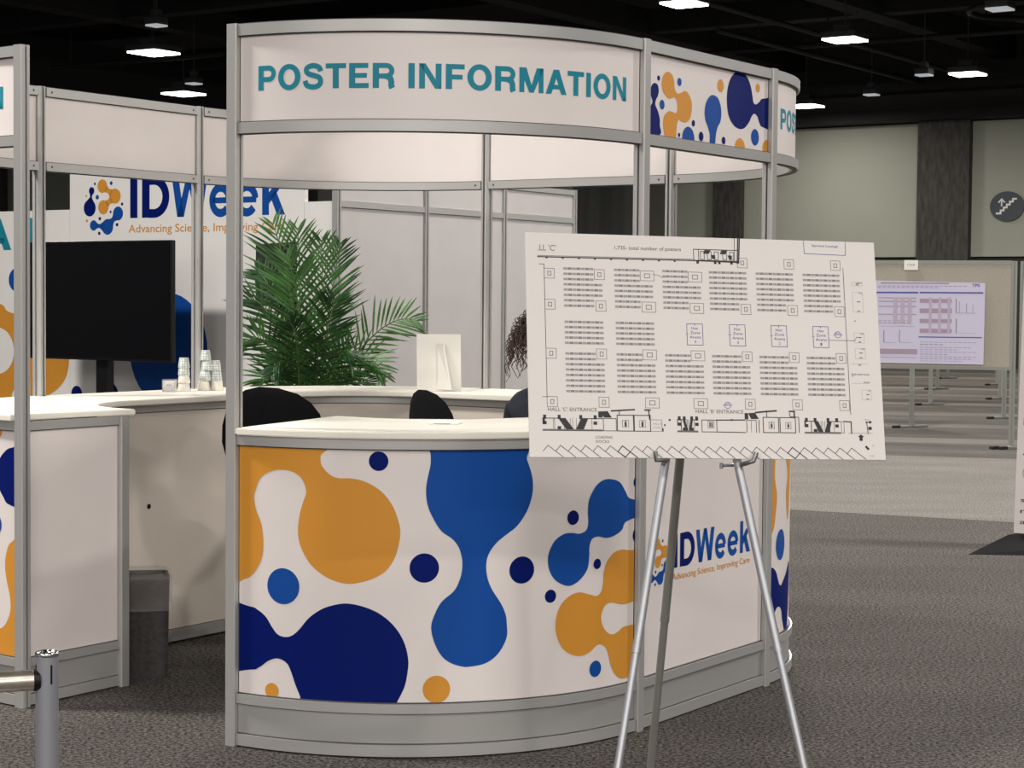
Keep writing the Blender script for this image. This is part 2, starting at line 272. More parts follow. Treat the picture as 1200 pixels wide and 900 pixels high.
DATA = {'panel1_shapes': [('orange', [(-0.06, 1.037), (0.339, 1.045), (0.337, 1.006), (0.338, 0.981), (0.348, 0.963), (0.371, 0.942), (0.4, 0.932), (0.444, 0.932), (0.495, 0.92), (0.545, 0.889), (0.581, 0.843), (0.602, 0.787), (0.607, 0.751), (0.602, 0.715), (0.588, 0.667), (0.56, 0.626), (0.519, 0.6), (0.469, 0.584), (0.427, 0.58), (0.376, 0.592), (0.333, 0.615), (0.297, 0.647), (0.27, 0.691), (0.259, 0.727), (0.257, 0.763), (0.265, 0.814), (0.276, 0.85), (0.286, 0.879), (0.28, 0.907), (0.264, 0.932), (0.233, 0.949), (0.192, 0.953), (0.151, 0.945), (0.113, 0.922), (0.095, 0.888), (0.086, 0.855), (0.095, 0.812), (0.113, 0.774), (0.122, 0.734), (0.124, 0.683), (0.114, 0.64), (0.084, 0.596), (0.047, 0.575), (-0.06, 0.565)]), ('navy', [(-0.06, 0.48), (0.068, 0.483), (0.104, 0.473), (0.135, 0.453), (0.159, 0.421), (0.18, 0.398), (0.207, 0.39), (0.235, 0.396), (0.262, 0.418), (0.298, 0.46), (0.342, 0.491), (0.385, 0.507), (0.428, 0.514), (0.478, 0.507), (0.528, 0.489), (0.569, 0.461), (0.602, 0.424), (0.625, 0.379), (0.636, 0.329), (0.634, 0.288), (0.624, 0.238), (0.6, 0.188), (0.587, 0.167), (0.281, 0.155), (0.268, 0.19), (0.249, 0.232), (0.237, 0.264), (0.221, 0.297), (0.198, 0.312), (0.174, 0.314), (0.145, 0.303), (0.11, 0.279), (0.074, 0.267), (-0.06, 0.267)]), ('blue', [(0.698, 1.045), (1.016, 1.041), (1.039, 0.993), (1.057, 0.944), (1.063, 0.904), (1.058, 0.864), (1.04, 0.817), (1.005, 0.77), (0.963, 0.74), (0.929, 0.713), (0.904, 0.678), (0.896, 0.642), (0.901, 0.598), (0.918, 0.557), (0.948, 0.512), (0.965, 0.475), (0.97, 0.443), (0.97, 0.394), (0.94, 0.341), (0.895, 0.311), (0.841, 0.302), (0.818, 0.303), (0.78, 0.315), (0.747, 0.34), (0.722, 0.386), (0.711, 0.436), (0.721, 0.477), (0.745, 0.522), (0.787, 0.559), (0.807, 0.6), (0.814, 0.641), (0.811, 0.682), (0.814, 0.656), (0.805, 0.696), (0.782, 0.73), (0.742, 0.76), (0.714, 0.804), (0.696, 0.848), (0.691, 0.895), (0.696, 0.935), (0.705, 0.978), (0.706, 1.006), (0.703, 1.025)]), ('blue', [(1.4, 0.91), (1.453, 0.896), (1.488, 0.861), (1.519, 0.833), (1.631, 0.816), (1.631, 0.807), (1.631, 0.777), (1.631, 0.772), (1.498, 0.755), (1.47, 0.728), (1.429, 0.711), (1.385, 0.706), (1.342, 0.714), (1.314, 0.708), (1.301, 0.684), (1.3, 0.647), (1.293, 0.607), (1.266, 0.576), (1.234, 0.558), (1.199, 0.555), (1.154, 0.577), (1.13, 0.611), (1.123, 0.652), (1.131, 0.683), (1.152, 0.714), (1.187, 0.733), (1.222, 0.735), (1.253, 0.73), (1.283, 0.739), (1.294, 0.762), (1.292, 0.804), (1.297, 0.844), (1.323, 0.884), (1.357, 0.906)]), ('orange', [(1.631, 0.629), (1.631, 0.642), (1.515, 0.651), (1.478, 0.657), (1.43, 0.653), (1.392, 0.627), (1.374, 0.591), (1.371, 0.559), (1.363, 0.526), (1.34, 0.508), (1.3, 0.517), (1.256, 0.528), (1.214, 0.519), (1.179, 0.493), (1.16, 0.454), (1.156, 0.417), (1.163, 0.382), (1.186, 0.341), (1.224, 0.316), (1.268, 0.307), (1.309, 0.316), (1.338, 0.334), (1.363, 0.336), (1.389, 0.319), (1.403, 0.287), (1.417, 0.25), (1.445, 0.216), (1.482, 0.2), (1.529, 0.199), (1.631, 0.2), (1.631, 0.375), (1.631, 0.378), (1.494, 0.384), (1.457, 0.372), (1.422, 0.364), (1.388, 0.378), (1.365, 0.409), (1.362, 0.44), (1.38, 0.469), (1.413, 0.477), (1.463, 0.466), (1.508, 0.463), (1.631, 0.476), (1.631, 0.482)])], 'panel1_circles': [('navy', 0.534, 0.991, 0.0325), ('navy', 0.687, 0.636, 0.049), ('navy', 1.024, 0.62, 0.046), ('navy', 1.226, 0.787, 0.025), ('navy', 1.135, 0.524, 0.0225), ('navy', 1.339, 0.619, 0.018), ('navy', 1.557, 0.889, 0.019), ('navy', 1.564, 0.7, 0.0275), ('blue', 0.202, 0.561, 0.061), ('blue', 1.335, 0.254, 0.0285), ('orange', 0.16, 0.203, 0.0265), ('orange', 0.73, 0.229, 0.046)], 'header_shapes': [('navy', [(-0.06, 2.214), (0.038, 2.215), (0.06, 2.224), (0.069, 2.238), (0.057, 2.256), (0.054, 2.272), (0.062, 2.292), (0.082, 2.303), (0.105, 2.298), (0.113, 2.281), (0.108, 2.261), (0.093, 2.243), (0.09, 2.226), (0.107, 2.208), (0.122, 2.183), (0.124, 2.157), (0.119, 2.121), (-0.06, 2.113)]), ('orange', [(0.177, 2.352), (0.211, 2.343), (0.225, 2.321), (0.229, 2.299), (0.247, 2.282), (0.275, 2.286), (0.309, 2.296), (0.337, 2.285), (0.358, 2.26), (0.359, 2.23), (0.347, 2.199), (0.319, 2.183), (0.284, 2.183), (0.263, 2.188), (0.25, 2.171), (0.246, 2.147), (0.235, 2.116), (0.169, 2.115), (0.151, 2.146), (0.148, 2.172), (0.158, 2.196), (0.187, 2.212), (0.221, 2.211), (0.242, 2.21), (0.251, 2.227), (0.248, 2.25), (0.227, 2.265), (0.193, 2.257), (0.162, 2.266), (0.141, 2.284), (0.134, 2.309), (0.146, 2.337)]), ('blue', [(0.524, 2.301), (0.561, 2.294), (0.584, 2.27), (0.592, 2.24), (0.586, 2.208), (0.564, 2.185), (0.551, 2.157), (0.543, 2.122), (0.504, 2.119), (0.501, 2.153), (0.483, 2.182), (0.465, 2.205), (0.459, 2.235), (0.469, 2.267), (0.495, 2.292)]), ('navy', [(0.723, 2.41), (0.77, 2.408), (0.809, 2.389), (0.834, 2.36), (0.847, 2.329), (0.856, 2.305), (0.875, 2.297), (0.907, 2.309), (0.938, 2.325), (1.068, 2.329), (1.068, 2.215), (0.942, 2.214), (0.912, 2.227), (0.893, 2.251), (0.868, 2.26), (0.845, 2.25), (0.822, 2.224), (0.784, 2.199), (0.745, 2.192), (0.699, 2.2), (0.657, 2.228), (0.639, 2.268), (0.636, 2.317), (0.653, 2.363), (0.686, 2.395)])], 'header_circles': [('navy', 0.111, 2.323, 0.0095), ('orange', 0.032, 2.241, 0.0085), ('blue', 0.138, 2.231, 0.0175), ('blue', 0.264, 2.324, 0.015), ('navy', 0.373, 2.184, 0.012), ('navy', 0.266, 2.133, 0.008), ('navy', 0.434, 2.14, 0.0175), ('navy', 0.613, 2.138, 0.0145), ('orange', 0.583, 2.341, 0.0245), ('orange', 0.892, 2.362, 0.017), ('blue', 0.874, 2.17, 0.032), ('blue', 0.336, 2.124, 0.0445), ('orange', 0.747, 2.115, 0.042), ('orange', 0.977, 2.131, 0.036)], 'panel2_shapes': [('orange', [(-0.06, 0.927), (0.081, 0.921), (0.092, 0.824), (0.119, 0.753), (0.109, 0.685), (0.074, 0.606), (-0.06, 0.564)]), ('orange', [(0.25, 0.91), (0.377, 0.879), (0.315, 0.637), (0.263, 0.74), (0.288, 0.823)]), ('navy', [(-0.06, 0.482), (0.062, 0.467), (0.12, 0.442), (0.177, 0.379), (0.252, 0.404), (0.387, 0.443), (0.315, 0.157), (0.231, 0.217), (0.198, 0.278), (0.148, 0.295), (0.106, 0.27), (0.089, 0.217), (-0.06, 0.227)])], 'panel2_circles': [('blue', 0.178, 0.546, 0.063), ('orange', 0.153, 0.191, 0.0175)], 'logo_circles': [('orange', 0.196, 0.239, 0.0495), ('orange', 0.328, 0.163, 0.0551), ('orange', 0.206, 0.084, 0.0523), ('navy', 0.085, 0.207, 0.0283), ('navy', 0.065, 0.081, 0.0622), ('blue', 0.106, -0.048, 0.0382), ('blue', 0.249, -0.06, 0.058), ('blue', 0.357, 0.036, 0.0509), ('navy', 0.119, 0.258, 0.0099), ('blue', 0.287, 0.259, 0.0141), ('orange', 0.029, 0.17, 0.0085), ('blue', 0.144, 0.159, 0.017), ('navy', 0.398, 0.104, 0.0113), ('navy', 0.281, 0.049, 0.0099), ('navy', 0.17, 0.001, 0.0127), ('orange', 0.036, -0.013, 0.0113), ('navy', 0.347, -0.046, 0.0127), ('navy', 0.164, -0.107, 0.0127)], 'logo_x': {'I': (0.48, 0.553), 'D': (0.599, 0.869), 'W': (0.89, 1.239), 'e': (1.254, 1.465), 'e2': (1.497, 1.71), 'k': (1.745, 1.953), 'tag': (0.464, 1.944)}, 'wall_orange': [(2.297, 1.51), (2.686, 1.473), (2.763, 1.421), (2.876, 1.396), (3.111, 1.373), (3.295, 1.292), (3.414, 1.179), (3.441, 1.051), (3.395, 0.909), (3.267, 0.809), (3.063, 0.757), (2.293, 0.71)], 'wall_circles': [('white', 2.666, 1.112, 0.177), ('white', 2.912, 0.745, 0.098), ('blue', 4.452, 1.155, 0.411), ('blue', 2.877, 1.657, 0.091), ('navy', 3.522, 0.811, 0.057), ('navy', 3.851, 0.803, 0.107)], 'science_rects': [('navy', 0.96, 1.665, 1.472, 1.649), ('navy', 1.486, 1.666, 2.153, 1.651), ('navy', 1.483, 1.186, 2.147, 1.175), ('grey', 1.072, 1.763, 1.795, 1.754), ('greyl', 1.042, 1.731, 2.011, 1.729), ('greyl', 1.042, 1.715, 1.736, 1.712), ('brown', 1.052, 1.604, 1.453, 1.594), ('brown', 1.052, 1.566, 1.454, 1.555), ('brown', 1.053, 1.512, 1.455, 1.502), ('brown', 1.055, 1.427, 1.456, 1.417), ('brownl', 1.211, 1.606, 1.254, 1.329), ('brownl', 1.287, 1.606, 1.329, 1.33), ('brownl', 1.362, 1.607, 1.405, 1.331), ('brown', 1.076, 1.049, 1.471, 0.994), ('brown', 1.085, 0.96, 1.464, 0.954), ('line', 1.072, 1.293, 1.451, 1.291), ('brown', 1.488, 1.592, 1.824, 1.549), ('brown', 1.489, 1.488, 1.826, 1.439), ('brown', 1.491, 1.375, 1.828, 1.332), ('brown', 1.493, 1.27, 1.83, 1.225), ('brownl', 1.588, 1.609, 1.617, 1.218), ('brownl', 1.685, 1.609, 1.715, 1.219), ('brownl', 1.783, 1.61, 1.812, 1.221), ('line', 1.111, 1.25, 1.118, 1.119), ('line', 1.113, 1.119, 1.242, 1.116), ('line', 1.278, 1.252, 1.284, 1.122), ('line', 1.28, 1.122, 1.408, 1.119), ('line', 1.868, 1.595, 1.875, 1.443), ('line', 1.871, 1.443, 2.076, 1.44), ('line', 1.872, 1.382, 1.879, 1.229), ('line', 1.874, 1.229, 2.08, 1.227), ('greyl', 1.903, 1.565, 1.909, 1.443), ('greyl', 1.977, 1.548, 1.984, 1.444), ('greyl', 2.045, 1.53, 2.05, 1.445), ('greyl', 1.499, 1.128, 2.148, 1.129), ('greyl', 1.499, 1.105, 1.754, 1.101), ('greyl', 1.5, 1.071, 2.097, 1.072), ('greyl', 1.5, 1.048, 1.934, 1.047), ('greyl', 1.5, 1.022, 2.113, 1.023), ('greyl', 1.501, 0.999, 1.846, 0.996), ('greyl', 1.501, 0.971, 2.129, 0.973), ('greyl', 1.502, 0.948, 2.085, 0.95), ('greyl', 1.502, 0.925, 1.996, 0.925), ('greyl', 1.056, 1.358, 1.434, 1.357), ('greyl', 1.056, 1.339, 1.435, 1.339), ('greyl', 1.056, 1.327, 1.435, 1.327)], 'panel4_shapes': [('navy', [(1.631, 0.969), (1.513, 0.965), (1.467, 0.945), (1.434, 0.914), (1.406, 0.877), (1.411, 0.839), (1.434, 0.808), (1.461, 0.778), (1.497, 0.752), (1.631, 0.75)]), ('orange', [(1.631, 0.645), (1.512, 0.613), (1.481, 0.572), (1.471, 0.523), (1.481, 0.466), (1.501, 0.404), (1.501, 0.349), (1.47, 0.298), (1.431, 0.277), (1.378, 0.267), (1.359, 0.167), (1.631, 0.167)])], 'panel4_circles': [('blue', 1.405, 0.671, 0.045), ('orange', 1.435, 1.02, 0.019)], 'C4': [-1.2514233961604888, 7.9998193305766785]}
# ------------------------------------------------------------ carpet floor, far wall, ceiling
def carpet_mat(name, dark, light, s=1.0):
    m = bpy.data.materials.new(name); m.use_nodes = True; nt = m.node_tree; b = nt.nodes['Principled BSDF']; b.inputs['Roughness'].default_value = .95
    b.inputs['Specular IOR Level'].default_value = .1
    tc = nt.nodes.new('ShaderNodeTexCoord')
    n1 = nt.nodes.new('ShaderNodeTexNoise'); n1.inputs['Scale'].default_value = 72; n1.inputs['Detail'].default_value = 8; n1.inputs['Roughness'].default_value = .8
    nt.links.new(tc.outputs['Object'], n1.inputs['Vector'])
    r1 = nt.nodes.new('ShaderNodeValToRGB'); r1.color_ramp.elements[0].position = .44; r1.color_ramp.elements[1].position = .58
    r1.color_ramp.elements[0].color = (*dark, 1); r1.color_ramp.elements[1].color = (*light, 1)
    nt.links.new(n1.outputs['Fac'], r1.inputs[0])
    mp = nt.nodes.new('ShaderNodeMapping'); mp.inputs['Rotation'].default_value = (0, 0, .45); mp.inputs['Scale'].default_value = (.6, 1.5, 1)
    n2 = nt.nodes.new('ShaderNodeTexNoise'); n2.inputs['Scale'].default_value = 1.6; n2.inputs['Detail'].default_value = 4
    nt.links.new(tc.outputs['Object'], mp.inputs[0]); nt.links.new(mp.outputs[0], n2.inputs['Vector'])
    r2 = nt.nodes.new('ShaderNodeMapRange'); r2.inputs['From Min'].default_value = .3; r2.inputs['From Max'].default_value = .7; r2.inputs['To Min'].default_value = 1 - s * .1; r2.inputs['To Max'].default_value = 1 + s * .1
    nt.links.new(n2.outputs['Fac'], r2.inputs[0])
    mx = nt.nodes.new('ShaderNodeMix'); mx.data_type = 'RGBA'; mx.blend_type = 'MULTIPLY'; mx.inputs[0].default_value = 1
    nt.links.new(r1.outputs[0], mx.inputs[6]); nt.links.new(r2.outputs[0], mx.inputs[7]); nt.links.new(mx.outputs[2], b.inputs['Base Color'])
    bp = nt.nodes.new('ShaderNodeBump'); bp.inputs['Strength'].default_value = .5; bp.inputs['Distance'].default_value = .01
    nt.links.new(n1.outputs['Fac'], bp.inputs['Height']); nt.links.new(bp.outputs[0], b.inputs['Normal'])
    return m
CARP = carpet_mat('grey_tweed_carpet', (.012, .010, .009), (.172, .158, .144))
CARP2 = carpet_mat('lighter_tweed_carpet', (.085, .079, .071), (.30, .283, .26))
CARP4 = carpet_mat('pale_band_carpet', (.085, .08, .072), (.20, .188, .172))
CARP3 = carpet_mat('dark_band_carpet', (.045, .042, .038), (.15, .141, .13))
# seam: line through (2.07,14.35) and (3.56,13.63)
sd = Vector((1.49, -.725, 0)).normalized(); sp = Vector((2.07, 14.35, 0))
A_ = sp - sd * 60; Z_ = sp + sd * 60; nn = Vector((-sd.y, sd.x, 0))
b = B(); b.add([A_ - nn * 60, Z_ - nn * 60, Z_, A_], [(0, 1, 2, 3)], CARP); q1 = Vector((5.34, 19.2, 0)); qd = Vector((.9654, -.2608, 0)); qn = Vector((.2608, .9654, 0))
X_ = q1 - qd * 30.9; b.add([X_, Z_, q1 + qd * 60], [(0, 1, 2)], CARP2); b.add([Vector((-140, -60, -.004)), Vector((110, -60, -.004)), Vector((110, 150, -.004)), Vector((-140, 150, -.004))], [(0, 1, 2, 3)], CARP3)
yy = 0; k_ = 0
while yy < 80:   # alternating broad darker and narrow paler carpet bands across the poster area
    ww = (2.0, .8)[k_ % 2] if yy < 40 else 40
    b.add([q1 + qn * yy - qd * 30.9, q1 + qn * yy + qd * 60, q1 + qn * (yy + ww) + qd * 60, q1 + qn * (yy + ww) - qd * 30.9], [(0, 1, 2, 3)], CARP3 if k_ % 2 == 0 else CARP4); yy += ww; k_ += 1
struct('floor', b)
ad = Vector((.831, -.556, 0)); bd_ = Vector((.556, .831, 0))
WALLG = mat('grey_green_wall', (.36, .375, .32), .8, noise=.03, scale=.6)
WALLD = mat('dark_wall', (.035, .032, .03), .8)
BAY = mat('dark_grey_drape', (.10, .105, .10), .85, noise=.25, scale=1.2, stretch=(3, 3, .1))
COLM = mat('woven_column_cover', (.055, .052, .048), .85, noise=.3, scale=6, bump=.3, stretch=(2, 2, .5))
CEIL = mat('black_ceiling', (.004, .004, .0045), .9)
BEAM = mat('dark_steel_beam', (.008, .008, .009), .8, noise=.3, scale=2)
DUCT = mat('dark_duct', (.016, .016, .016), .6, .3)
def W3(s, off, z):  # far wall frame: s along a-direction from (12.4,47), off toward the camera
    p = Vector((12.4, 47, 0)) + ad * s - bd_ * off; return Vector((p.x, p.y, z))
def wbox(bb, s0, s1, o0, o1, z0, z1, m):
    vs = [W3(s, o, z) for z in (z0, z1) for s, o in ((s0, o1), (s1, o1), (s1, o0), (s0, o0))]
    bb.add(vs, [(3, 2, 1, 0), (4, 5, 6, 7), (0, 1, 5, 4), (1, 2, 6, 5), (2, 3, 7, 6), (3, 0, 4, 7)], m)
def sw(px): t = (px - 600) / FPX; D = (12.4 + 70.246) / (t + 1.4946); return (47 - D) / .556
S = {k: (47 - D) / .556 for k, D in dict(l=66.86, c1=59.53, c2=59.23, b0=54.15, b1=53.18, b2=52.44, d0=51.65, d1=51.2, e0=48.49, e1=47.75).items()}
b = B(); wbox(b, -150, 60, -.5, 0, 0, 11, WALLD); struct('wall_back', b)
def wall_panel(s0, s1, m, z0=2.72, z1=6.02):
    b = B(); wbox(b, s0, s1, .0, .12, z0, z1, m); return b
n = 1
b = B(); k = S['l']
for s0, s1 in ((-140, S["l"] - 4), (S['l'], S['c1']), (S['c2'], S['b0']), (S['b2'], S['d0']), (S['d1'], S['e0']), (S['e1'], S['e1'] + 9), (S['e1'] + 10, 38)):
    b = wall_panel(s0, s1, WALLG); struct('trim_%d' % n, b); n += 1
b = wall_panel(S['b0'], S['b1'], BAY, 0.0); wbox(b, S['b1'], S['b2'], 0, .12, 0, 6.02, mat('brown_grey_panel', (.13, .125, .105), .85)); struct('trim_%d' % n, b); n += 1
for s0, s1 in ((S['l'] - 4, S['l']), (S['c1'], S['c2']), (S['d0'], S['d1']), (S['e0'], S['e1']), (S['e1'] + 9, S['e1'] + 10)):
    b = B(); wbox(b, s0, s1, .0, .35, 0, 6.3, COLM); struct('trim_%d' % n, b); n += 1
b = B(); wbox(b, -70, 40, .2, .8, 6.05, 6.35, BEAM); wbox(b, -70, 40, .35, 1.2, 6.75, 6.95, BEAM); wbox(b, -70, 40, .0, .3, 6.35, 6.75, WALLD); struct('trim_%d' % n, b); n += 1
b = B(); b.add([(-140, -50, 10), (110, -50, 10), (110, 150, 10), (-140, 150, 10)], [(0, 1, 2, 3)], CEIL); struct('ceiling', b)
# steel beams in both directions under the black ceiling
def beam(p, d, L0, L1, z, wd, ht, m=BEAM):
    global n
    q = Vector((-d.y, d.x, 0)); b = B()
    c = [(p + d * L0) - q * wd / 2, (p + d * L1) - q * wd / 2, (p + d * L1) + q * wd / 2, (p + d * L0) + q * wd / 2]
    b.add([Vector((v.x, v.y, zz)) for zz in (z, z + ht) for v in c], [(3, 2, 1, 0), (4, 5, 6, 7), (0, 1, 5, 4), (1, 2, 6, 5), (2, 3, 7, 6), (3, 0, 4, 7)], m)
    struct('trim_%d' % n, b); n += 1
for px_, py_ in ((-8.5, 42.5), (-10.0, 52.0), (1.8, 42.2), (7.0, 40), (12.5, 38)):
    beam(Vector((px_, py_, 0)), bd_, -18, 14, 7.5, .5, .55)
for px_, py_ in ((11.76, 49.2), (9.4, 39.5), (4, 34)):
    beam(Vector((px_, py_, 0)), ad, -22, 12, 7.55, .45, .5)
b = B()
for x, y, z, d, L in ((9.0, 46, 6.9, bd_, 9), (6.4, 40, 7.0, bd_, 8), (-8.2, 44, 6.9, ad, 3.2), (8.4, 42.5, 7.3, ad, 5)):
    p = Vector((x, y, z)); b = B(); b.tube([p - d * L, p + d * L], .06, DUCT, 8)
    o = put('conduit', b); tag(o, 'thin dark conduit pipe running under the black ceiling', 'pipe', 'conduit pipes under the ceiling')
    for q in (-L * .8, 0, L * .8):
        b = B(); pp = p + d * q; b.tube([pp, pp + Vector((0, 0, 10 - z))], .02, DUCT, 6); put('hanger', b, o)
for x, y, r in ((10.6, 39.5, 1.0), (7.6, 33.2, .9)):
    t = thing('air_duct', 'dark rectangular air duct %s the black ceiling at upper right' % ('nearest the wall under' if x > 9 else 'above the middle ceiling light under'), 'duct', (x, y, 7.6))
    b = B(); c = Vector((x, y, 0)); q = ad
    b.add([Vector((v.x, v.y, zz)) for zz in (7.6, 8.4) for v in (c - ad * 1.4 - bd_ * .6, c + ad * 1.4 - bd_ * .6, c + ad * 1.4 + bd_ * .6, c - ad * 1.4 + bd_ * .6)], [(3, 2, 1, 0), (4, 5, 6, 7), (0, 1, 5, 4), (1, 2, 6, 5), (2, 3, 7, 6), (3, 0, 4, 7)], DUCT)
    put('duct_body', b, t)
    b = B(); b.lathe([(0, 0), (.5, 0), (.55, .03), (.5, .3), (.2, .35), (0, .35)], DUCT, (x, y, 7.3), 24); put('outlet', b, t)
    for sx in (-1, 1): b = B(); b.tube([(x + sx, y, 8.4), (x + sx, y, 10)], .03, DUCT, 6); put('hanger', b, t)
# ring truss
t = thing('ring_truss', 'dark round ring hanging below the ceiling at upper right', 'truss', (9.4, 35.9, 6.95))
b = B(); b.tube([(9.4 + 1.05 * math.cos(a), 35.9 + 1.05 * math.sin(a), 6.95) for a in [2 * PI * k / 40 for k in range(41)]], .05, DUCT, 8, False); put('ring', b, t)
for a in (0, 2.1, 4.2):
    b = B(); x, y = 9.4 + 1.05 * math.cos(a), 35.9 + 1.05 * math.sin(a); b.tube([(x, y, 6.95), (x, y, 10)], .015, DUCT, 6); put('hanger', b, t)

# ceiling light fixtures
LITW = mat('lit_lens', (.9, .9, .9), .5, emit=(1, .93, .85), es=14)
LITD = mat('dimmed_lens', (.4, .4, .4), .5, emit=(.9, .95, 1), es=.28)
HOUS = mat('lamp_housing', (.04, .04, .04), .6)
def fixture(x, y, label, sz, lens, lamp, z=LAMP_Z):
    t = thing('ceiling_light', label, 'ceiling light', (x, y, z), 'ceiling lights')
    M = Matrix.Translation((x, y, z)) @ Matrix.Rotation(-.59, 4, 'Z'); h = sz / 2
    b = B(); b.bbox(-h, -h, .03, h, h, .16, HOUS, .03, M); b.bbox(-h * .5, -h * .5, .16, h * .5, h * .5, .3, HOUS, .03, M); put('housing', b, t)
    b = B(); b.box(-h * .92, -h * .92, .0, h * .92, h * .92, .03, lens, M); put('lens', b, t)
    b = B(); b.tube([(x, y, z + .3), (x, y, 10)], .015, HOUS, 6); put('stem', b, t)
    if lamp:
        l = bpy.data.lights.new('hall_or_fill_lamp', 'AREA'); l.shape = 'SQUARE'; l.size = sz; l.energy = LAMP_W * (lamp if y < 42 else .22); l.color = (1.0, .93, .85)
        o = bpy.data.objects.new('hall_or_fill_lamp', l); o.parent = t; o.location = (0, 0, -.03); COL.objects.link(o)
fixture(2.71, 31.38, 'bright square ceiling light at the top edge, cut by the frame', .62, LITW, 1)
fixture(5.99, 35.46, 'brightest square ceiling light, with warm glow, at upper right', .68, LITW, 1)
fixture(9.4, 40.52, 'bright square ceiling light above the dark wall column', .66, LITW, 1)
fixture(7.06, 47.3, 'bright ceiling light partly hidden behind the right end of the kiosk header', .75, LITW, 1)
fixture(-7.05, 38.15, 'square ceiling light, the higher of the two bright ones at upper left', .78, LITW, 1)
fixture(-7.75, 45.71, 'ceiling light just above the back header rail at upper left', .8, LITW, 1)
fixture(-6.3, 34.34, 'small dim unlit ceiling light at the upper left near the dark beam', .3, LITD, 0)
fixture(-7.15, 43.52, 'small dim ceiling light just right of the lower left bright one', .3, LITD, 0)
fixture(8.54, 40.73, 'small dim ceiling light between the two bright ones at upper right', .32, LITD, 0)
fixture(8.16, 44.62, 'small dim ceiling light lower down between the bright ones at right', .32, LITD, 0)
fixture(7.84, 31.63, 'dim grey ceiling light near the top right corner', .4, LITD, 0)

# round stairs sign on the far wall
t = thing('stairs_sign', 'round slate grey sign with white stair steps and up arrow on the far wall', 'sign', (12.05, 46.95, 3.94))
SLATE = mat('slate_sign', (.055, .07, .085), .5); SGW = mat('sign_white', (.8, .8, .8), .5)
SGC = W3(sw(1179.5), .14, 3.93)
def sg(x, y, off): p = SGC + ad * x - bd_ * off; return (p.x, p.y, SGC.z + y)
t.location = SGC
b = B(); r = .36
vs = [sg(r * 1.18 * math.cos(a), r * math.sin(a), o) for o in (0, .05) for a in [2 * PI * k / 48 for k in range(48)]]
b.add(vs, [tuple(range(47, -1, -1)), tuple(range(48, 96))] + [(i, (i + 1) % 48, 48 + (i + 1) % 48, 48 + i) for i in range(48)], SLATE); put('disc', b, t)
b = B(); st = [(-.27, -.17), (-.15, -.17), (-.15, -.10), (-.075, -.10), (-.075, -.03), (0, -.03), (0, .04), (.075, .04), (.075, .11), (.15, .11), (.15, .175), (.25, .175)]
wrap(b, fill2d([ribbon(st, .045)]), SGW, sg, .056, curved=False)
wrap(b, fill2d([ribbon([(-.13, .0), (-.13, .16)], .035)]), SGW, sg, .056, curved=False); wrap(b, fill2d([ribbon([(-.21, .09), (-.13, .175), (-.05, .09)], .035)]), SGW, sg, .056, curved=False)
put('pictogram', b, t)

# ------------------------------------------------------------ the round-cornered kiosk
P_ = dict(FR=(-.94, 6.5881), M1=(.44725, 6.86296), M2=(1.00789, 7.70066), B1=(.73303, 9.0879), B3=(-.13458, 9.66857), BR=(-1.52183, 9.39371), BL=(-2.08248, 8.55601), FL=(-1.80762, 7.16877))
P_ = {k: Vector((*v, 0)) for k, v in P_.items()}
TH = -.5898
class Seg:
    def __init__(s, a, bb, arc, hd):
        s.a, s.b, s.arc = P_[a], P_[bb], arc
        if arc: s.c = s.a + Vector((-math.sin(hd), math.cos(hd), 0)); s.a0 = math.atan2(s.a.y - s.c.y, s.a.x - s.c.x); s.L = PI / 2
        else: s.d = (s.b - s.a).normalized(); s.L = (s.b - s.a).length; s.n = Vector((s.d.y, -s.d.x, 0))
    def __call__(s, x, z, off):
        if s.arc: t = s.a0 + x; return (s.c.x + (1 + off) * math.cos(t), s.c.y + (1 + off) * math.sin(t), z)
        p = s.a + s.d * x + s.n * off; return (p.x, p.y, z)
    def steps(s, s0, s1): k = max(1, int((s1 - s0) / .05)) if s.arc else 1; return [s0 + (s1 - s0) * i / k for i in range(k + 1)]
SEG = []
hd = TH
for i, (a, c) in enumerate((('FR', 'M1'), ('M1', 'M2'), ('M2', 'B1'), ('B1', 'B3'), ('B3', 'BR'), ('BR', 'BL'), ('BL', 'FL'))):
    SEG.append(Seg(a, c, i % 2 == 0, hd)); hd += PI / 2 if i % 2 == 0 else 0
def sweep(bb, sg_, s0, s1, prof, m, smooth=True):
    """closed profile [(off,z)] swept along a segment"""
    st = sg_.steps(s0, s1); k = len(prof); vs = [sg_(x, z, o) for x in st for o, z in prof]
    for j in range(k):
        fs = [(i * k + j, (i + 1) * k + j, (i + 1) * k + (j + 1) % k, i * k + (j + 1) % k) for i in range(len(st) - 1)]
        vv = []; ff = []
        for f in fs: ff.append(tuple(range(len(vv), len(vv) + 4))); vv += [vs[q] for q in f]
        # weld along the strip for smooth shading
        idx = {}; wv = []; wf = []
        for f in fs:
            q = []
            for g_ in f:
                if g_ not in idx: idx[g_] = len(wv); wv.append(vs[g_])
                q.append(idx[g_])
            wf.append(tuple(q))
        bb.add(wv, wf, m, sg_.arc and smooth)
    bb.add(vs[:k], [tuple(range(k))], m); bb.add(vs[-k:], [tuple(range(k - 1, -1, -1))], m)
def rprof(o0, o1, z0, z1): return [(o1, z0), (o1, z1), (o0, z1), (o0, z0)]
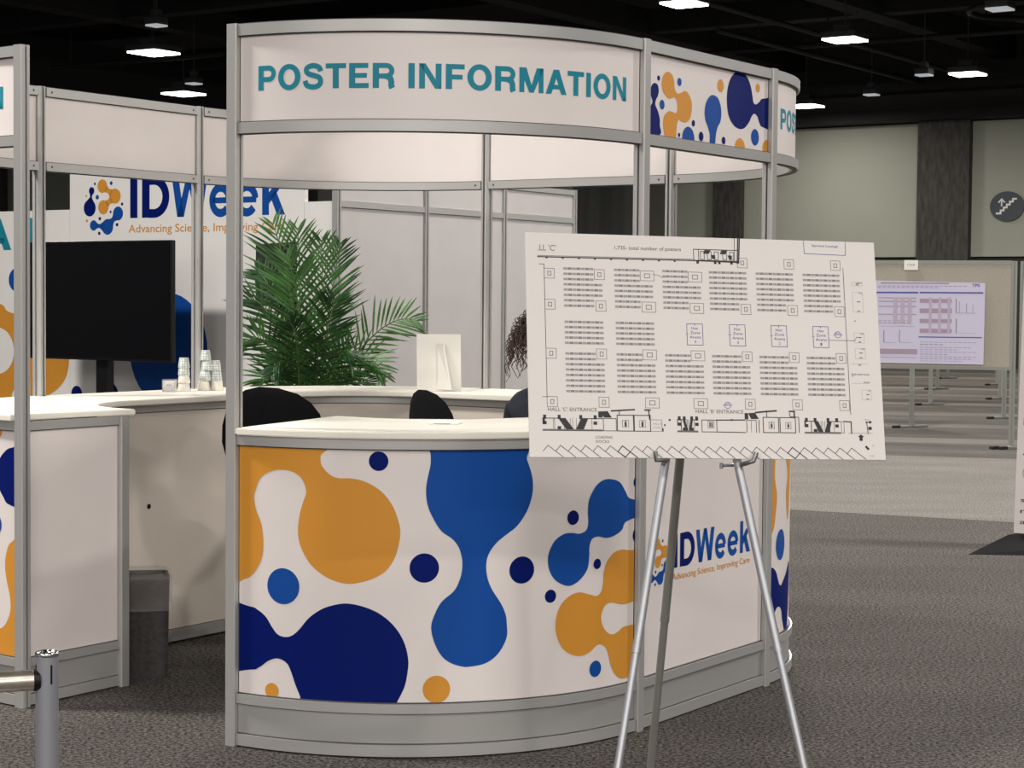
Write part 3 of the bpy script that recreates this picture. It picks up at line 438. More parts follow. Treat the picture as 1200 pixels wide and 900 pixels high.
def rail(sg_, s0, s1, z0, z1, parent, d=.02, name='rail'):
    b = B()
    sweep(b, sg_, s0, s1, [(d, z0), (d, z1), (d - .004, z1), (d - .004, z1 + .0), (-d, z1), (-d, z0)], ALU)
    sweep(b, sg_, s0, s1, rprof(-d + .012, d - .008, z0 - .0035, z0), ALUD); sweep(b, sg_, s0, s1, rprof(-d + .012, d - .008, z1, z1 + .0035), ALUD)
    for x in (s0 + .03, s1 - .03):   # lock screws on the inner face
        p = sg_(x, (z0 + z1) / 2, -d - .0008); q = sg_(x, (z0 + z1) / 2, -d + .002); b.tube([p, q], .0055, ALUD, 10)
    return put(name, b, parent)
KC = (P_['M1'] + P_['BL']) / 2
kiosk = thing('information_kiosk', 'round-cornered white information kiosk with teal lettered header, dotted orange and blue counter', 'kiosk', (KC.x, KC.y, 0))
PZ = (.183, 1.030)
HZ = (2.118, 2.405)
def post(key, nrm, z1=2.448, z0=0, pin=None):
    """extruded system post: flat face outwards, grooves on the other faces"""
    p = pin or P_[key]; nv = Vector((*nrm, 0)).normalized(); t = Vector((-nv.y, nv.x, 0)); b = B(); g = .004; h = .022
    prof = [(-.019, .026), (.019, .026), (h, .022), (h, .006), (h - .009, .006), (h - .009, -.002), (h, -.002), (h, -.013), (.014, -.022), (.005, -.024), (.005, -.015), (-.005, -.015), (-.005, -.024), (-.014, -.022), (-h, -.013), (-h, -.002), (-h + .009, -.002), (-h + .009, .006), (-h, .006), (-h, .022)]
    k = len(prof); vs = [p + t * x + nv * y + Vector((0, 0, z)) for z in (z0, z1) for x, y in prof]
    for j in range(k):
        dark = j in (4, 10, 16)
        b.add([vs[j], vs[(j + 1) % k], vs[k + (j + 1) % k], vs[k + j]], [(0, 1, 2, 3)], ALUD if dark else ALU)
    b.add(vs[k:], [tuple(range(k))], ALU); b.add(vs[:k], [tuple(range(k - 1, -1, -1))], ALU)
    return put('post', b, kiosk)
NR = {}
for key in P_:
    v = None
    for sg_ in SEG:
        if sg_.arc and ((sg_.a - P_[key]).length < .01 or (sg_.b - P_[key]).length < .01): v = (P_[key] - sg_.c)
    post(key, (v.x, v.y)); NR[key] = v.normalized()
PM = .024
for i, sg_ in enumerate(SEG):
    L = sg_.L; a, c = PM, L - PM
    # header
    b = B(); sweep(b, sg_, a, c, rprof(-.004, .004, HZ[0], HZ[1]), WHITE)
    if sg_.arc: put_word(b, 'POSTER INFORMATION', .100, 1.464, 2.221, 2.303, TEAL, sg_, .0048)
    else:
        cl = (a, c, *HZ)
        for k, lp in DATA['header_shapes']: wrap(b, fill2d([smooth_loop(lp)]), INKS[k], sg_, .0048, cl, curved=False)
        for k, x, z, r in DATA['header_circles']: wrap(b, fill2d([circle(x, z, r * 1.05, r)]), INKS[k], sg_, .0048, cl, curved=False)
    hp = put('header_panel', b, kiosk, 'curved white panel lettered in teal' if sg_.arc else 'flat white panel with orange and blue dots')
    rail(sg_, a, c, 2.407, 2.445, hp); rail(sg_, a, c, 2.080, 2.117, hp)
    # counter front
    b = B(); sweep(b, sg_, a, c, rprof(-.004, .004, *PZ), WHITE); cl = (a, c, *PZ)
    if i in (0, 4):
        for k, lp in DATA['panel1_shapes']: wrap(b, fill2d([smooth_loop(lp)]), INKS[k], sg_, .0048, cl)
        for k, x, z, r in DATA['panel1_circles']: wrap(b, fill2d([circle(x, z, r)]), INKS[k], sg_, .0048, cl)
    if i == 2:
        for k, lp in DATA['panel2_shapes']: wrap(b, fill2d([smooth_loop(lp)]), INKS[k], sg_, .0048, cl)
        for k, x, z, r in DATA['panel2_circles']: wrap(b, fill2d([circle(x, z, r)]), INKS[k], sg_, .0048, cl)
    if i == 6:
        for k, lp in DATA['panel4_shapes']: wrap(b, fill2d([smooth_loop(lp)]), INKS[k], sg_, .0048, cl)
        for k, x, z, r in DATA['panel4_circles']: wrap(b, fill2d([circle(x, z, r)]), INKS[k], sg_, .0048, cl)
    if i == 1: LOGO_ARGS = (b, sg_, .052, .557, .42)
    def logo(b, mp, x0, z0, k, off, tagcol=ORANGE):
        for c_, x, z, r in DATA['logo_circles']: wrap(b, fill2d([circle(x0 + x * k, z0 + z * k, r * k)]), INKS[c_], mp, off, curved=False)
        cs = DATA['logo_circles']
        for i_, j_ in ((0, 1), (1, 2), (3, 4), (5, 6), (6, 7)):
            c1, c2 = cs[i_], cs[j_]; p = Vector((c1[1], c1[2])); q = Vector((c2[1], c2[2])); d = (q - p); D = d.length; d = d / D; nrm = Vector((-d.y, d.x)); r1, r2 = c1[3], c2[3]
            wv = min(r1, r2) * .38; an = .62
            pts = [p + d * r1 * math.cos(an) + nrm * r1 * math.sin(an), p + d * (r1 + (D - r1 - r2) / 2) + nrm * wv, q - d * r2 * math.cos(an) + nrm * r2 * math.sin(an),
                   q - d * r2 * math.cos(an) - nrm * r2 * math.sin(an), p + d * (r1 + (D - r1 - r2) / 2) - nrm * wv, p + d * r1 * math.cos(an) - nrm * r1 * math.sin(an)]
            top = cr_open([tuple(v) for v in pts[:3]]); bot = cr_open([tuple(v) for v in pts[3:]])
            wrap(b, fill2d([[(x0 + u * k, z0 + v * k) for u, v in top + bot]]), INKS[c1[0]], mp, off, curved=False)
        LX = DATA['logo_x']
        for ch, key, m_ in (('I', 'I', NAVY), ('D', 'D', NAVY), ('W', 'W', BLUE), ('e', 'e', BLUE), ('e', 'e2', BLUE), ('k', 'k', BLUE)):
            put_glyph(b, ch, x0 + LX[key][0] * k, x0 + LX[key][1] * k, z0, z0 + .297 * k, m_, mp, off)
        wrap(b, text2d('Advancing Science, Improving Care', x0 + LX['tag'][0] * k, x0 + LX['tag'][1] * k, z0 - .105 * k, z0 - .045 * k, .008), tagcol, mp, off, curved=False)
        wrap(b, text2d('TM', x0 + 1.985 * k, x0 + 2.04 * k, z0 + .195 * k, z0 + .22 * k), BLUE, mp, off, curved=False)
    if i == 1: logo(b, sg_, .060, .552, .42, .0048)
    cp = put('counter_panel', b, kiosk, 'curved counter front printed with orange, blue and navy droplets' if sg_.arc else 'flat counter front panel')
    rail(sg_, a, c, 1.031, 1.064, cp); rail(sg_, a, c, .150, .182, cp)
    b = B(); sweep(b, sg_, a, c, rprof(-.003, .008, .046, .149), KICK)
    kp = put('kick_plate', b, cp, 'grey metal kick plate'); rail(sg_, a, c, .006, .045, cp)
# inner walls of the counter
class Line:
    arc = False
    def __init__(s, p, q, side=1): s.a = Vector(p); s.b = Vector(q); s.L = (s.b - s.a).length; s.d = (s.b - s.a) / s.L; s.n = Vector((s.d.y, -s.d.x, 0)) * side
    def __call__(s, x, z, off): p = s.a + s.d * x + s.n * off; return (p.x, p.y, z)
    def steps(s, s0, s1): return [s0, s1]
class Arc:
    arc = True
    def __init__(s, c, p, q, side):
        s.c = Vector(c); s.r = (Vector(p) - s.c).length; s.a0 = math.atan2(p[1] - c[1], p[0] - c[0]); a1 = math.atan2(q[1] - c[1], q[0] - c[0]); s.da = (a1 - s.a0 + PI) % (2 * PI) - PI; s.L = abs(s.da) * s.r; s.side = side
    def __call__(s, x, z, off): t = s.a0 + s.da * x / s.L; r = s.r + off * s.side; return (s.c.x + r * math.cos(t), s.c.y + r * math.sin(t), z)
    def steps(s, s0, s1): return [s0 + (s1 - s0) * i / 14 for i in range(15)]
IN = .5
BLi = P_['BL'] - NR['BL'] * .5; BRi = P_['BR'] - NR['BR'] * .5; B3i = P_['B3'] - NR['B3'] * .5; FLi = P_['FL'] - NR['FL'] * .5; FRi = P_['FR'] - NR['FR'] * .5; B1i = P_['B1'] - NR['B1'] * .5; M2i = P_['M2'] - NR['M2'] * .5; M1i = P_['M1'] - NR['M1'] * .5
INP = mat('beige_inner_panel', (.62, .56, .49), .55, noise=.015, scale=6)
c3 = SEG[4].c; c4 = SEG[6].c
for sg_, mt in ((Line(P_['FL'], FLi), WHITE), (Line(P_['FR'], FRi, -1), WHITE), (Line(BLi, BRi), INP), (Arc(c3, BRi, B3i, -1), INP), (Line(B3i, B1i), INP), (Arc(c4, FLi, BLi, -1), INP), (Line(M2i, M1i, -1), INP)):
    if sg_.arc and mt is INP and sg_.c == c4: pass
    b = B(); sweep(b, sg_, .022, sg_.L - .022, rprof(-.004, .004, .183 if mt is WHITE else .065, 1.03), mt); ip = put('inner_panel', b, kiosk)
    rail(sg_, .022, sg_.L - .022, 1.031, 1.064, ip, .014)
    if mt is WHITE:
        b = B(); sweep(b, sg_, .022, sg_.L - .022, rprof(-.003, .006, .046, .149), KICK); put('kick_plate', b, ip)
        rail(sg_, .022, sg_.L - .022, .150, .182, ip, .014); rail(sg_, .022, sg_.L - .022, .006, .045, ip, .014)
    else: rail(sg_, .022, sg_.L - .022, .01, .062, ip, .012)
for p in (BLi, BRi, B3i, FLi, FRi, B1i, M1i, M2i): post(None, (1, 0), 1.064, 0, p) if False else None
for key, p in (('BL', BLi), ('BR', BRi), ('B3', B3i), ('FL', FLi), ('FR', FRi), ('B1', B1i), ('M2', M2i), ('M1', M1i)):
    post(key, (-NR[key].x, -NR[key].y) if key != 'FL' else (.831, -.556), 1.064, 0, p)
# cable hole and lock bracket on the back inner panel
# worktop: one continuous slab with rounded edges
OUT = .034; slab = []
fl_end = P_['FL'] + ad * .0
def seg_pts(sg_, o, s0=0, s1=None):
    s1 = sg_.L if s1 is None else s1
    st = [s0 + (s1 - s0) * i / (24 if sg_.arc else 1) for i in range((24 if sg_.arc else 1) + 1)]
    return [sg_(x, 0, o)[:2] for x in st]
for i, sg_ in enumerate(SEG): slab += seg_pts(sg_, OUT, .03 if i == 0 else 0, sg_.L - (.03 if i == 6 else 0))
ir = .445
def iarc(c, p, q, r=ir, nn_=14):
    a0 = math.atan2(p[1] - c[1], p[0] - c[0]); a1 = math.atan2(q[1] - c[1], q[0] - c[0]); da = (a1 - a0 + PI) % (2 * PI) - PI
    return [(c[0] + r * math.cos(a0 + da * k / nn_), c[1] + r * math.sin(a0 + da * k / nn_)) for k in range(nn_ + 1)]
slab += [tuple((FLi + ad * .028 + bd_ * .05)[:2])]
slab += iarc(c4, FLi, BLi)[1:] + iarc(c3, BRi, B3i)
slab += [tuple((B1i - NR['B1'] * .055)[:2]), tuple((M2i - NR['M2'] * .055)[:2]), (.065, 7.285), (-.156, 7.136), (-.376, 7.125), (-.504, 7.165), (-.659, 7.277)]
cl_ = []
for p in slab:
    if not cl_ or (Vector(p) - Vector(cl_[-1])).length > .002: cl_.append(p)
vs, fs = fill2d([cl_])
bm = bmesh.new(); bv = [bm.verts.new((v[0], v[1], 1.0655)) for v in vs]
for f in fs: bm.faces.new([bv[i] for i in f])
ex = bmesh.ops.extrude_face_region(bm, geom=bm.faces[:]); bmesh.ops.translate(bm, verts=[g for g in ex['geom'] if isinstance(g, bmesh.types.BMVert)], vec=(0, 0, .0235))
bmesh.ops.recalc_face_normals(bm, faces=bm.faces[:])
ed = [e for e in bm.edges if len(e.link_faces) == 2 and abs(e.verts[0].co.z - e.verts[1].co.z) < 1e-5 and any(abs(f.normal.z) < .5 for f in e.link_faces) and any(abs(f.normal.z) > .5 for f in e.link_faces)]
bmesh.ops.bevel(bm, geom=ed, offset=.0035, segments=2, affect='EDGES')
bm.verts.index_update(); b = B(); b.add([v.co.copy() for v in bm.verts], [[v.index for v in f.verts] for f in bm.faces], TOPM, False); bm.free()
put('countertop', b, kiosk, 'cream laminate countertop')
b = B(); hp_ = Vector(Line(BLi, BRi)(.16, .62, .0045)); b.tube([hp_, hp_ + Vector((.831, -.556, 0)) * .002], .011, BLK, 16); put('cable_hole', b, kiosk)
# ------------------------------------------------------------ graphic wall and pale partition behind the kiosk
KW = Vector((-1.19, 13.1, 0))
def gw(s, z, off): p = KW + ad * (s - 6) - bd_ * off; return (p.x, p.y, z)
gt = thing('graphic_wall', 'white backdrop wall with large logo lettering and orange and blue circles behind the monitors', 'backdrop', tuple(gw(4.5, 0, 0)))
def gbox(b, s0, s1, z0, z1, o0, o1, m):
    vs = [gw(s, z, o) for z in (z0, z1) for s, o in ((s0, o1), (s1, o1), (s1, o0), (s0, o0))]
    b.add(vs, [(3, 2, 1, 0), (4, 5, 6, 7), (0, 1, 5, 4), (1, 2, 6, 5), (2, 3, 7, 6), (3, 0, 4, 7)], m)
def printed(b, s0, s1, z1):
    cl = (s0, s1, .0, z1)
    wrap(b, fill2d([smooth_loop(DATA['wall_orange'])]), ORANGE, gw, .001, cl, curved=False)
    for k, (c_, x, z, r) in enumerate(DATA['wall_circles']):
        wrap(b, fill2d([circle(x, z, r * (.93 if c_ == 'blue' and r > .3 else 1), r)]), INKS[c_], gw, .0016 if c_ == 'white' else .001, cl, curved=False)
b = B(); gbox(b, .6, 3.450, .02, 2.18, -.04, 0, BACKW); printed(b, .6, 3.45, 2.18)
put_glyph(b, 'A', 2.50, 2.815, 1.885, 2.125, TEAL, gw, .001); put_glyph(b, 'I', 3.02, 3.10, 1.885, 2.125, TEAL, gw, .001)
put('side_panel', b, gt, 'lower white side panel with teal letters and orange shape')
b = B(); gbox(b, 3.452, 5.718, .02, 2.50, -.04, 0, BACKW); printed(b, 3.452, 5.718, 2.5); logo(b, gw, 3.595, 2.107, 1.0, .001)
put('logo_panel', b, gt, 'tall white panel with the logo')
b = B(); gbox(b, 5.720, 5.97, .02, 2.19, -.04, 0, BACKW); put('side_panel', b, gt, 'narrow white side panel')
pt = thing('partition_wall', 'pale grey panelled partition with aluminium frame behind the palm', 'partition', (KW.x, KW.y, 0))
def pw(s, z, off): p = KW + bd_ * s + ad * off; return (p.x, p.y, z)
def pbox(b, s0, s1, z0, z1, o0, o1, m):
    vs = [pw(s, z, o) for z in (z0, z1) for s, o in ((s0, o1), (s1, o1), (s1, o0), (s0, o0))]
    b.add(vs, [(3, 2, 1, 0), (4, 5, 6, 7), (0, 1, 5, 4), (1, 2, 6, 5), (2, 3, 7, 6), (3, 0, 4, 7)], m)
for k in range(4):
    b = B(); x = k * 1.0
    pbox(b, x - .022, x - .006, 0, 2.42, -.022, .024, ALU); pbox(b, x + .006, x + .022, 0, 2.42, -.022, .024, ALU); pbox(b, x - .006, x + .006, 0, 2.42, -.018, .012, ALUD)
    put('post', b, pt)
for k in range(3):
    x0, x1 = k + .022, k + .978
    b = B(); pbox(b, x0, x1, .05, 2.15, -.004, .004, GREYP); p = put('panel', b, pt)
    b = B(); pbox(b, x0, x1, 2.195, 2.375, -.004, .004, GREYP); put('header_panel', b, pt)
    for z0, z1 in ((2.376, 2.415), (2.152, 2.193), (.006, .05)):
        b = B(); pbox(b, x0, x1, z0, z1, -.018, .018, ALU); pbox(b, x0, x1, z0 - .0015, z0, -.01, .01, ALUD); put('rail', b, pt)

# ------------------------------------------------------------ monitors on stands
def monitor(loc, rot, w_, h_, zc, label, pole_w=.10):
    t = thing('monitor', label, 'monitor', (0, 0, 0), 'monitors on floor stands')
    b = B(); b.bbox(-w_ / 2, -.02, zc - h_ / 2, w_ / 2, .02, zc + h_ / 2, BLK, .008); b.bbox(-w_ * .3, .02, zc - h_ * .3, w_ * .3, .05, zc + h_ * .3, BLK, .01); put('housing', b, t)
    b = B(); b.box(-w_ / 2 + .012, -.0215, zc - h_ / 2 + .018, w_ / 2 - .012, -.0202, zc + h_ / 2 - .012, SCREEN); put('screen', b, t)
    b = B(); b.bbox(-pole_w / 2, .05, .03, pole_w / 2, .11, zc, BLK, .01); put('stand_pole', b, t)
    b = B(); b.bbox(-.32, -.22, 0, .32, .38, .03, BLK, .012); put('stand_base', b, t)
    t.location = (*loc, 0); t.rotation_euler.z = rot; return t
D_ = 12.98; rgt = Vector((-.1745 * D_, D_, 0)); cen = rgt - ad * .725
monitor((cen.x, cen.y), -.59, 1.45, .82, 1.505, 'large black flat screen monitor on a stand in front of the logo wall', .12)
monitor((-1.50, 12.3), -1.10, .66, .40, 1.68, 'small black monitor on a pole, half hidden behind the palm fronds', .07)

# ------------------------------------------------------------ potted palm
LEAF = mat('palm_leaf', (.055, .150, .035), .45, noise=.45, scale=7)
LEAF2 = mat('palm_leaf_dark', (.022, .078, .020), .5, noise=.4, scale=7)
LEAF2b = LEAF2
STEM = mat('palm_stem', (.09, .16, .04), .5, noise=.2, scale=20); POT = mat('dark_pot', (.02, .02, .02), .5); SOIL = mat('soil', (.03, .02, .015), .95, noise=.4, scale=60)
PX, PY = -1.15, 11.2
palm = thing('potted_palm', 'green leafy areca palm rising behind the back counter', 'plant', (PX, PY, 0))
b = B(); b.lathe([(0, 0), (.17, 0), (.19, .02), (.23, .38), (.245, .40), (.245, .42), (.22, .42), (.21, .37), (0, .37)], POT, (PX, PY, 0)); put('pot', b, palm)
b = B(); b.lathe([(0, .375), (.21, .372)], SOIL, (PX, PY, 0)); b.lathe([(0.21, .372), (.12, .385), (0, .39)], SOIL, (PX, PY, 0)); put('soil', b, palm)
def pxz(px, py, D): return Vector(((px - 600) / FPX * D, D, EYE - (py - 352) / FPX * D))
def frond(tip, mid, ll, mt, dens=25, spread=.95, start=.30):
    base = Vector((PX + random.uniform(-.07, .07), PY + random.uniform(-.06, .06), .37))
    rr = []
    for k in range(41):
        t = k / 40; rr.append(base * (1 - t) ** 3 + (base + Vector((0, 0, .55))) * 3 * t * (1 - t) ** 2 + mid * 3 * t * t * (1 - t) + tip * t ** 3)
    b = B(); b.tube(rr, [.009 * (1 - .75 * k / 40) for k in range(41)], STEM, 6); f = put('frond', b, palm)
    b = B()
    for j in range(dens):
        t = start + (1 - start) * (j + .5) / dens; i = int(t * 40); p = rr[i].lerp(rr[min(40, i + 1)], t * 40 - i)
        d = (rr[min(40, i + 2)] - rr[max(0, i - 2)]).normalized()
        side0 = d.cross(Vector((0, -1, .25))).normalized(); nrm = side0.cross(d).normalized()
        env = math.sin(PI * min(1, (t - start) / (1 - start) * .8 + .18)) ** .6
        for sgn in (-1, 1):
            L = ll * env * random.uniform(.85, 1.1); ang = spread * (1 - .45 * (t - start) / (1 - start)) + random.uniform(-.08, .08)
            dirv = (d * math.cos(ang) + side0 * sgn * math.sin(ang) + nrm * random.uniform(-.1, .35)).normalized()
            wv = dirv.cross(nrm).normalized(); q = []
            for k, (u, ww) in enumerate(((0, .25), (.2, .8), (.5, 1), (.8, .6), (1, .05))):
                c = p + dirv * L * u + Vector((0, 0, -.09 * L * u * u * (1.4 if sgn else 1))); hw = .0072 * ww
                q += [c - wv * hw, c + nrm * hw * .35, c + wv * hw]
            b.add(q, [(3 * k, 3 * k + 1, 3 * k + 4, 3 * k + 3) for k in range(4)] + [(3 * k + 1, 3 * k + 2, 3 * k + 5, 3 * k + 4) for k in range(4)], mt, True)
    put('leaflets', b, f)
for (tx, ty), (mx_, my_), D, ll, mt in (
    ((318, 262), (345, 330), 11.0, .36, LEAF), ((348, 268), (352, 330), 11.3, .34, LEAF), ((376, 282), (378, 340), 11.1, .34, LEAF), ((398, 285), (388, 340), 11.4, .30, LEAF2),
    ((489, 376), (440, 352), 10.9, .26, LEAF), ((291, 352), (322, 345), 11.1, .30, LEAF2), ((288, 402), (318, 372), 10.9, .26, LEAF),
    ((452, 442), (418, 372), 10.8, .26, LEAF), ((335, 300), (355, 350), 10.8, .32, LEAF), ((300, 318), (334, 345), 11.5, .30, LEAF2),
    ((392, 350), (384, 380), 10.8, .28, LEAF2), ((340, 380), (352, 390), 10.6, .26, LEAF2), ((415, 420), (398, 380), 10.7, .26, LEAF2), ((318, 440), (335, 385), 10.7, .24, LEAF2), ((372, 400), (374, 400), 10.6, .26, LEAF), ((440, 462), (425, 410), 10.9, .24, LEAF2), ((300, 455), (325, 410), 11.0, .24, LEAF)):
    frond(pxz(tx, ty, D), pxz(mx_, my_, D), ll, mt)

# ------------------------------------------------------------ things on the counters
CT = 1.0892
t = thing('sign_card', 'blank white card sign seen from behind with easel strut on the back counter', 'sign', (-.35, 9.33, CT))
b = B(); M = Matrix.Translation((-.35, 9.33, CT)) @ Matrix.Rotation(.18, 4, 'Z') @ Matrix.Rotation(-.10, 4, 'X')
CARD = mat('white_card', (.84, .81, .75), .6)
b.bbox(-.107, -.002, 0, .107, .003, .275, CARD, .0012, M); put('card', b, t)
b = B(); vs = [(-.018, -.003, .225), (.022, -.003, .225), (.022, -.006, .0), (.062, -.055, .0), (.030, -.02, .12)]
b.add([M @ Vector(v) for v in ((-.015, -.0035, .23), (.024, -.0035, .23), (.058, -.030, .004), (-.015, -.0035, .004), (-.015, -.0065, .23), (.024, -.0065, .23), (.058, -.033, .004), (-.015, -.0065, .012))], [(0, 1, 2, 3), (7, 6, 5, 4), (0, 4, 5, 1), (1, 5, 6, 2), (2, 6, 7, 3), (3, 7, 4, 0)], mat('strut_board', (.72, .69, .64), .7)); put('easel_strut', b, t)
b = B(); M = Matrix.Translation((-.24, 6.86, CT)) @ Matrix.Rotation(-.2, 4, 'Z'); b.bbox(-.056, -.05, 0, .056, .05, .007, mat('cream_card', (.88, .86, .76), .6), .002, M); b.box(-.025, -.0515, .0028, .035, -.0502, .0042, DGREY, M)
tag(put('card_stack', b), 'small cream card stack lying on the front curved countertop', 'cards')
CUPM = None
def cup_mat():
    m = bpy.data.materials.new('dotted_paper_cup'); m.use_nodes = True; nt = m.node_tree; bs = nt.nodes['Principled BSDF']; bs.inputs['Roughness'].default_value = .6
    tc = nt.nodes.new('ShaderNodeTexCoord'); v = nt.nodes.new('ShaderNodeTexVoronoi'); v.inputs['Scale'].default_value = 85; v.inputs['Randomness'].default_value = .15
    cr = nt.nodes.new('ShaderNodeValToRGB'); cr.color_ramp.elements[0].position = .28; cr.color_ramp.elements[1].position = .42
    cr.color_ramp.elements[0].color = (.80, .78, .72, 1); cr.color_ramp.elements[1].color = (.42, .47, .46, 1)
    nt.links.new(tc.outputs['Object'], v.inputs['Vector']); nt.links.new(v.outputs['Distance'], cr.inputs[0]); nt.links.new(cr.outputs[0], bs.inputs['Base Color']); return m
CUPA = cup_mat(); CUPB = mat('plain_paper_cup', (.74, .70, .62), .6, noise=.05, scale=60)
def cup(x, y, z, r, h, m, label):
    b = B(); b.lathe([(0, .004), (r * .97, .0), (r, .002), (r * 1.02, .004), (r * .80, h - .002), (r * .78, h), (r * .72, h - .001), (r * .72, h - .005), (0, h - .005)], m, (0, 0, 0), 24)
    o = put('paper_cup', b); o.location = (x, y, z); tag(o, label, 'cup', 'paper cups stacked on the back counter'); return o
h = .047
for k, (r, m_) in enumerate(((.030, CUPB), (.029, CUPB), (.028, CUPA), (.027, CUPA))):
    cup(-1.545, 9.135, CT + k * (h * .78), r, h, m_, 'paper cup, %s of the narrow stack left of the kiosk post' % ('bottom', 'second from bottom', 'third from bottom', 'top')[k])
for k, (x, m_, r, nm) in enumerate(((-.030, CUPB, .030, 'bottom left'), (.030, CUPB, .030, 'bottom right'), (-.024, CUPA, .028, 'second tier left'), (.026, CUPA, .028, 'second tier right'), (-.016, CUPA, .027, 'third tier left'), (.022, CUPA, .026, 'third tier right'), (-.022, CUPA, .026, 'topmost'))):
    tier = (0, 0, 1, 1, 2, 2, 3)[k]
    cup(-1.432 + x, 9.21 + (.01 if k % 2 else -.01), CT + tier * (h + .001), r, h, m_, 'dotted paper cup, %s in the wide pyramid beside the kiosk post' % nm)
GL = bpy.data.materials.new('clear_plastic'); GL.use_nodes = True; g_ = GL.node_tree.nodes['Principled BSDF']; g_.inputs['Transmission Weight'].default_value = .85; g_.inputs['Roughness'].default_value = .15; g_.inputs['Base Color'].default_value = (.9, .9, .9, 1); g_.inputs['IOR'].default_value = 1.3
t = thing('card_holder', 'small clear box holding white cards left of the narrow cup stack', 'box', (-1.60, 9.06, CT))
b = B(); M = Matrix.Translation((-1.60, 9.06, CT)); b.box(-.030, -.025, 0, .030, .025, .004, GL, M); b.box(-.030, -.025, .004, -.028, .025, .058, GL, M); b.box(.028, -.025, .004, .030, .025, .058, GL, M); b.box(-.028, -.025, .004, .028, -.023, .05, GL, M); b.box(-.028, .023, .004, .028, .025, .058, GL, M); put('clear_box', b, t)
b = B(); b.box(-.026, -.018, .012, .026, .018, .05, CARD, M); b.box(-.01, -.0184, .026, .012, -.0181, .036, LGREY, M); put('cards', b, t)

# ------------------------------------------------------------ stools
def stool(loc, rot, label, zt, wd=.42, roll=0.0):
    t = thing('swivel_stool', label, 'chair', (0, 0, 0), 'black stools inside the kiosk')
    b = B(); hh = .40; zc = zt - hh / 2; N, M_ = 20, 12; vs = []
    for side in (1, -1):
        for i in range(M_ + 1):
            for j in range(N):
                a = 2 * PI * j / N; rr = i / M_
                ex = math.copysign(abs(math.cos(a)) ** .85, math.cos(a)) * wd / 2 * rr; ez = math.copysign(abs(math.sin(a)) ** .9, math.sin(a)) * hh / 2 * rr
                x = ex * math.cos(roll) - ez * math.sin(roll); z = ex * math.sin(roll) + ez * math.cos(roll)
                th_ = .030 * math.sqrt(max(0, 1 - rr ** 3)); y = .22 - .9 * x * x + .10 * (z + .2) + side * th_ * .5
                vs.append((x, y, zc + z))
    n1 = (M_ + 1) * N; fs = []
    for s_ in range(2):
        for i in range(M_):
            for j in range(N):
                f = (s_ * n1 + i * N + j, s_ * n1 + i * N + (j + 1) % N, s_ * n1 + (i + 1) * N + (j + 1) % N, s_ * n1 + (i + 1) * N + j)
                fs.append(f if s_ == 1 else f[::-1])
    b.add(vs, fs, FAB, True); put('backrest', b, t)
    zs = zt - .46
    b = B(); b.lathe([(0, zs), (.17, zs), (.205, zs + .02), (.215, zs + .045), (.20, zs + .07), (.12, zs + .085), (0, zs + .08)], FAB, (0, 0, 0), 28); put('seat', b, t)
    b = B(); b.tube([(0, .06, zs + .01), (0, .19, zs + .02), (0, .235, zs + .12), (0, .235, zc)], .014, BLK, 8); put('back_bracket', b, t)
    b = B(); b.lathe([(.03, .10), (.03, zs * .55), (.018, zs * .55), (.018, zs)], CHROME, (0, 0, 0), 16); put('gas_column', b, t)
    b = B(); b.tube([(.2 * math.cos(a), .2 * math.sin(a), zs * .42) for a in [2 * PI * k / 32 for k in range(33)]], .011, CHROME, 8, False)
    for a in (0, 2.1, 4.2): b.tube([(.03 * math.cos(a), .03 * math.sin(a), zs * .42), (.2 * math.cos(a), .2 * math.sin(a), zs * .42)], .007, CHROME, 6)
    put('foot_ring', b, t)
    b = B()
    for k in range(5):
        a = 2 * PI * k / 5; b.tube([(0, 0, .10), (0.20 * math.cos(a), 0.20 * math.sin(a), .065)], [.028, .014], BLK, 8)
    st = put('star_base', b, t)
    for k in range(5):
        a = 2 * PI * k / 5; x, y = .20 * math.cos(a), .20 * math.sin(a); b = B(); b.tube([(x - .012, y, .026), (x + .012, y, .026)], .026, BLK, 12); b.tube([(x, y, .03), (x, y, .07)], .008, BLK, 8); put('caster', b, st)
    t.location = (*loc, 0); t.rotation_euler.z = rot; return t
stool((-.965, 8.18), 3.05, 'black upholstered stool with wide rounded back nearest the left kiosk post', 1.165, .43, .18)
stool((-.17, 8.50), 2.20, 'black stool with narrow rounded back right of the palm, below the white card', 1.142, .37, .12)
s3 = stool((.165, 8.10), 1.57 + 0.0, 'black stool the seated person sits on, hidden behind the floor plan board', 1.06, .38)
s3.rotation_euler.z = PI + .25

# ------------------------------------------------------------ waste bin
t = thing('waste_bin', 'slim dark grey waste bin with clear liner beside the left counter end', 'bin', (-1.375, 7.83, 0))
BINM = mat('dark_bin', (.040, .036, .036), .7, noise=.25, scale=60)
BX, BY = -1.40, 7.88
def ringv(hx, hy, z, r=.03):
    o = []
    for cx_, cy_, a0 in ((hx - r, hy - r, 0), (-hx + r, hy - r, 90), (-hx + r, -hy + r, 180), (hx - r, -hy + r, 270)):
        for k in range(5): a = math.radians(a0 + 22.5 * k); o.append((cx_ + r * math.cos(a), cy_ + r * math.sin(a), z))
    return o
def loft(b, rings, m, M, sm=True):
    k = len(rings[0]); vs = [M @ Vector(p) for r_ in rings for p in r_]
    b.add(vs, [(i * k + j, i * k + (j + 1) % k, (i + 1) * k + (j + 1) % k, (i + 1) * k + j) for i in range(len(rings) - 1) for j in range(k)], m, sm)
M = Matrix.Translation((BX, BY, 0)) @ Matrix.Rotation(-.59 + PI / 2, 4, 'Z') @ Matrix.Rotation(-.0, 4, 'Z')
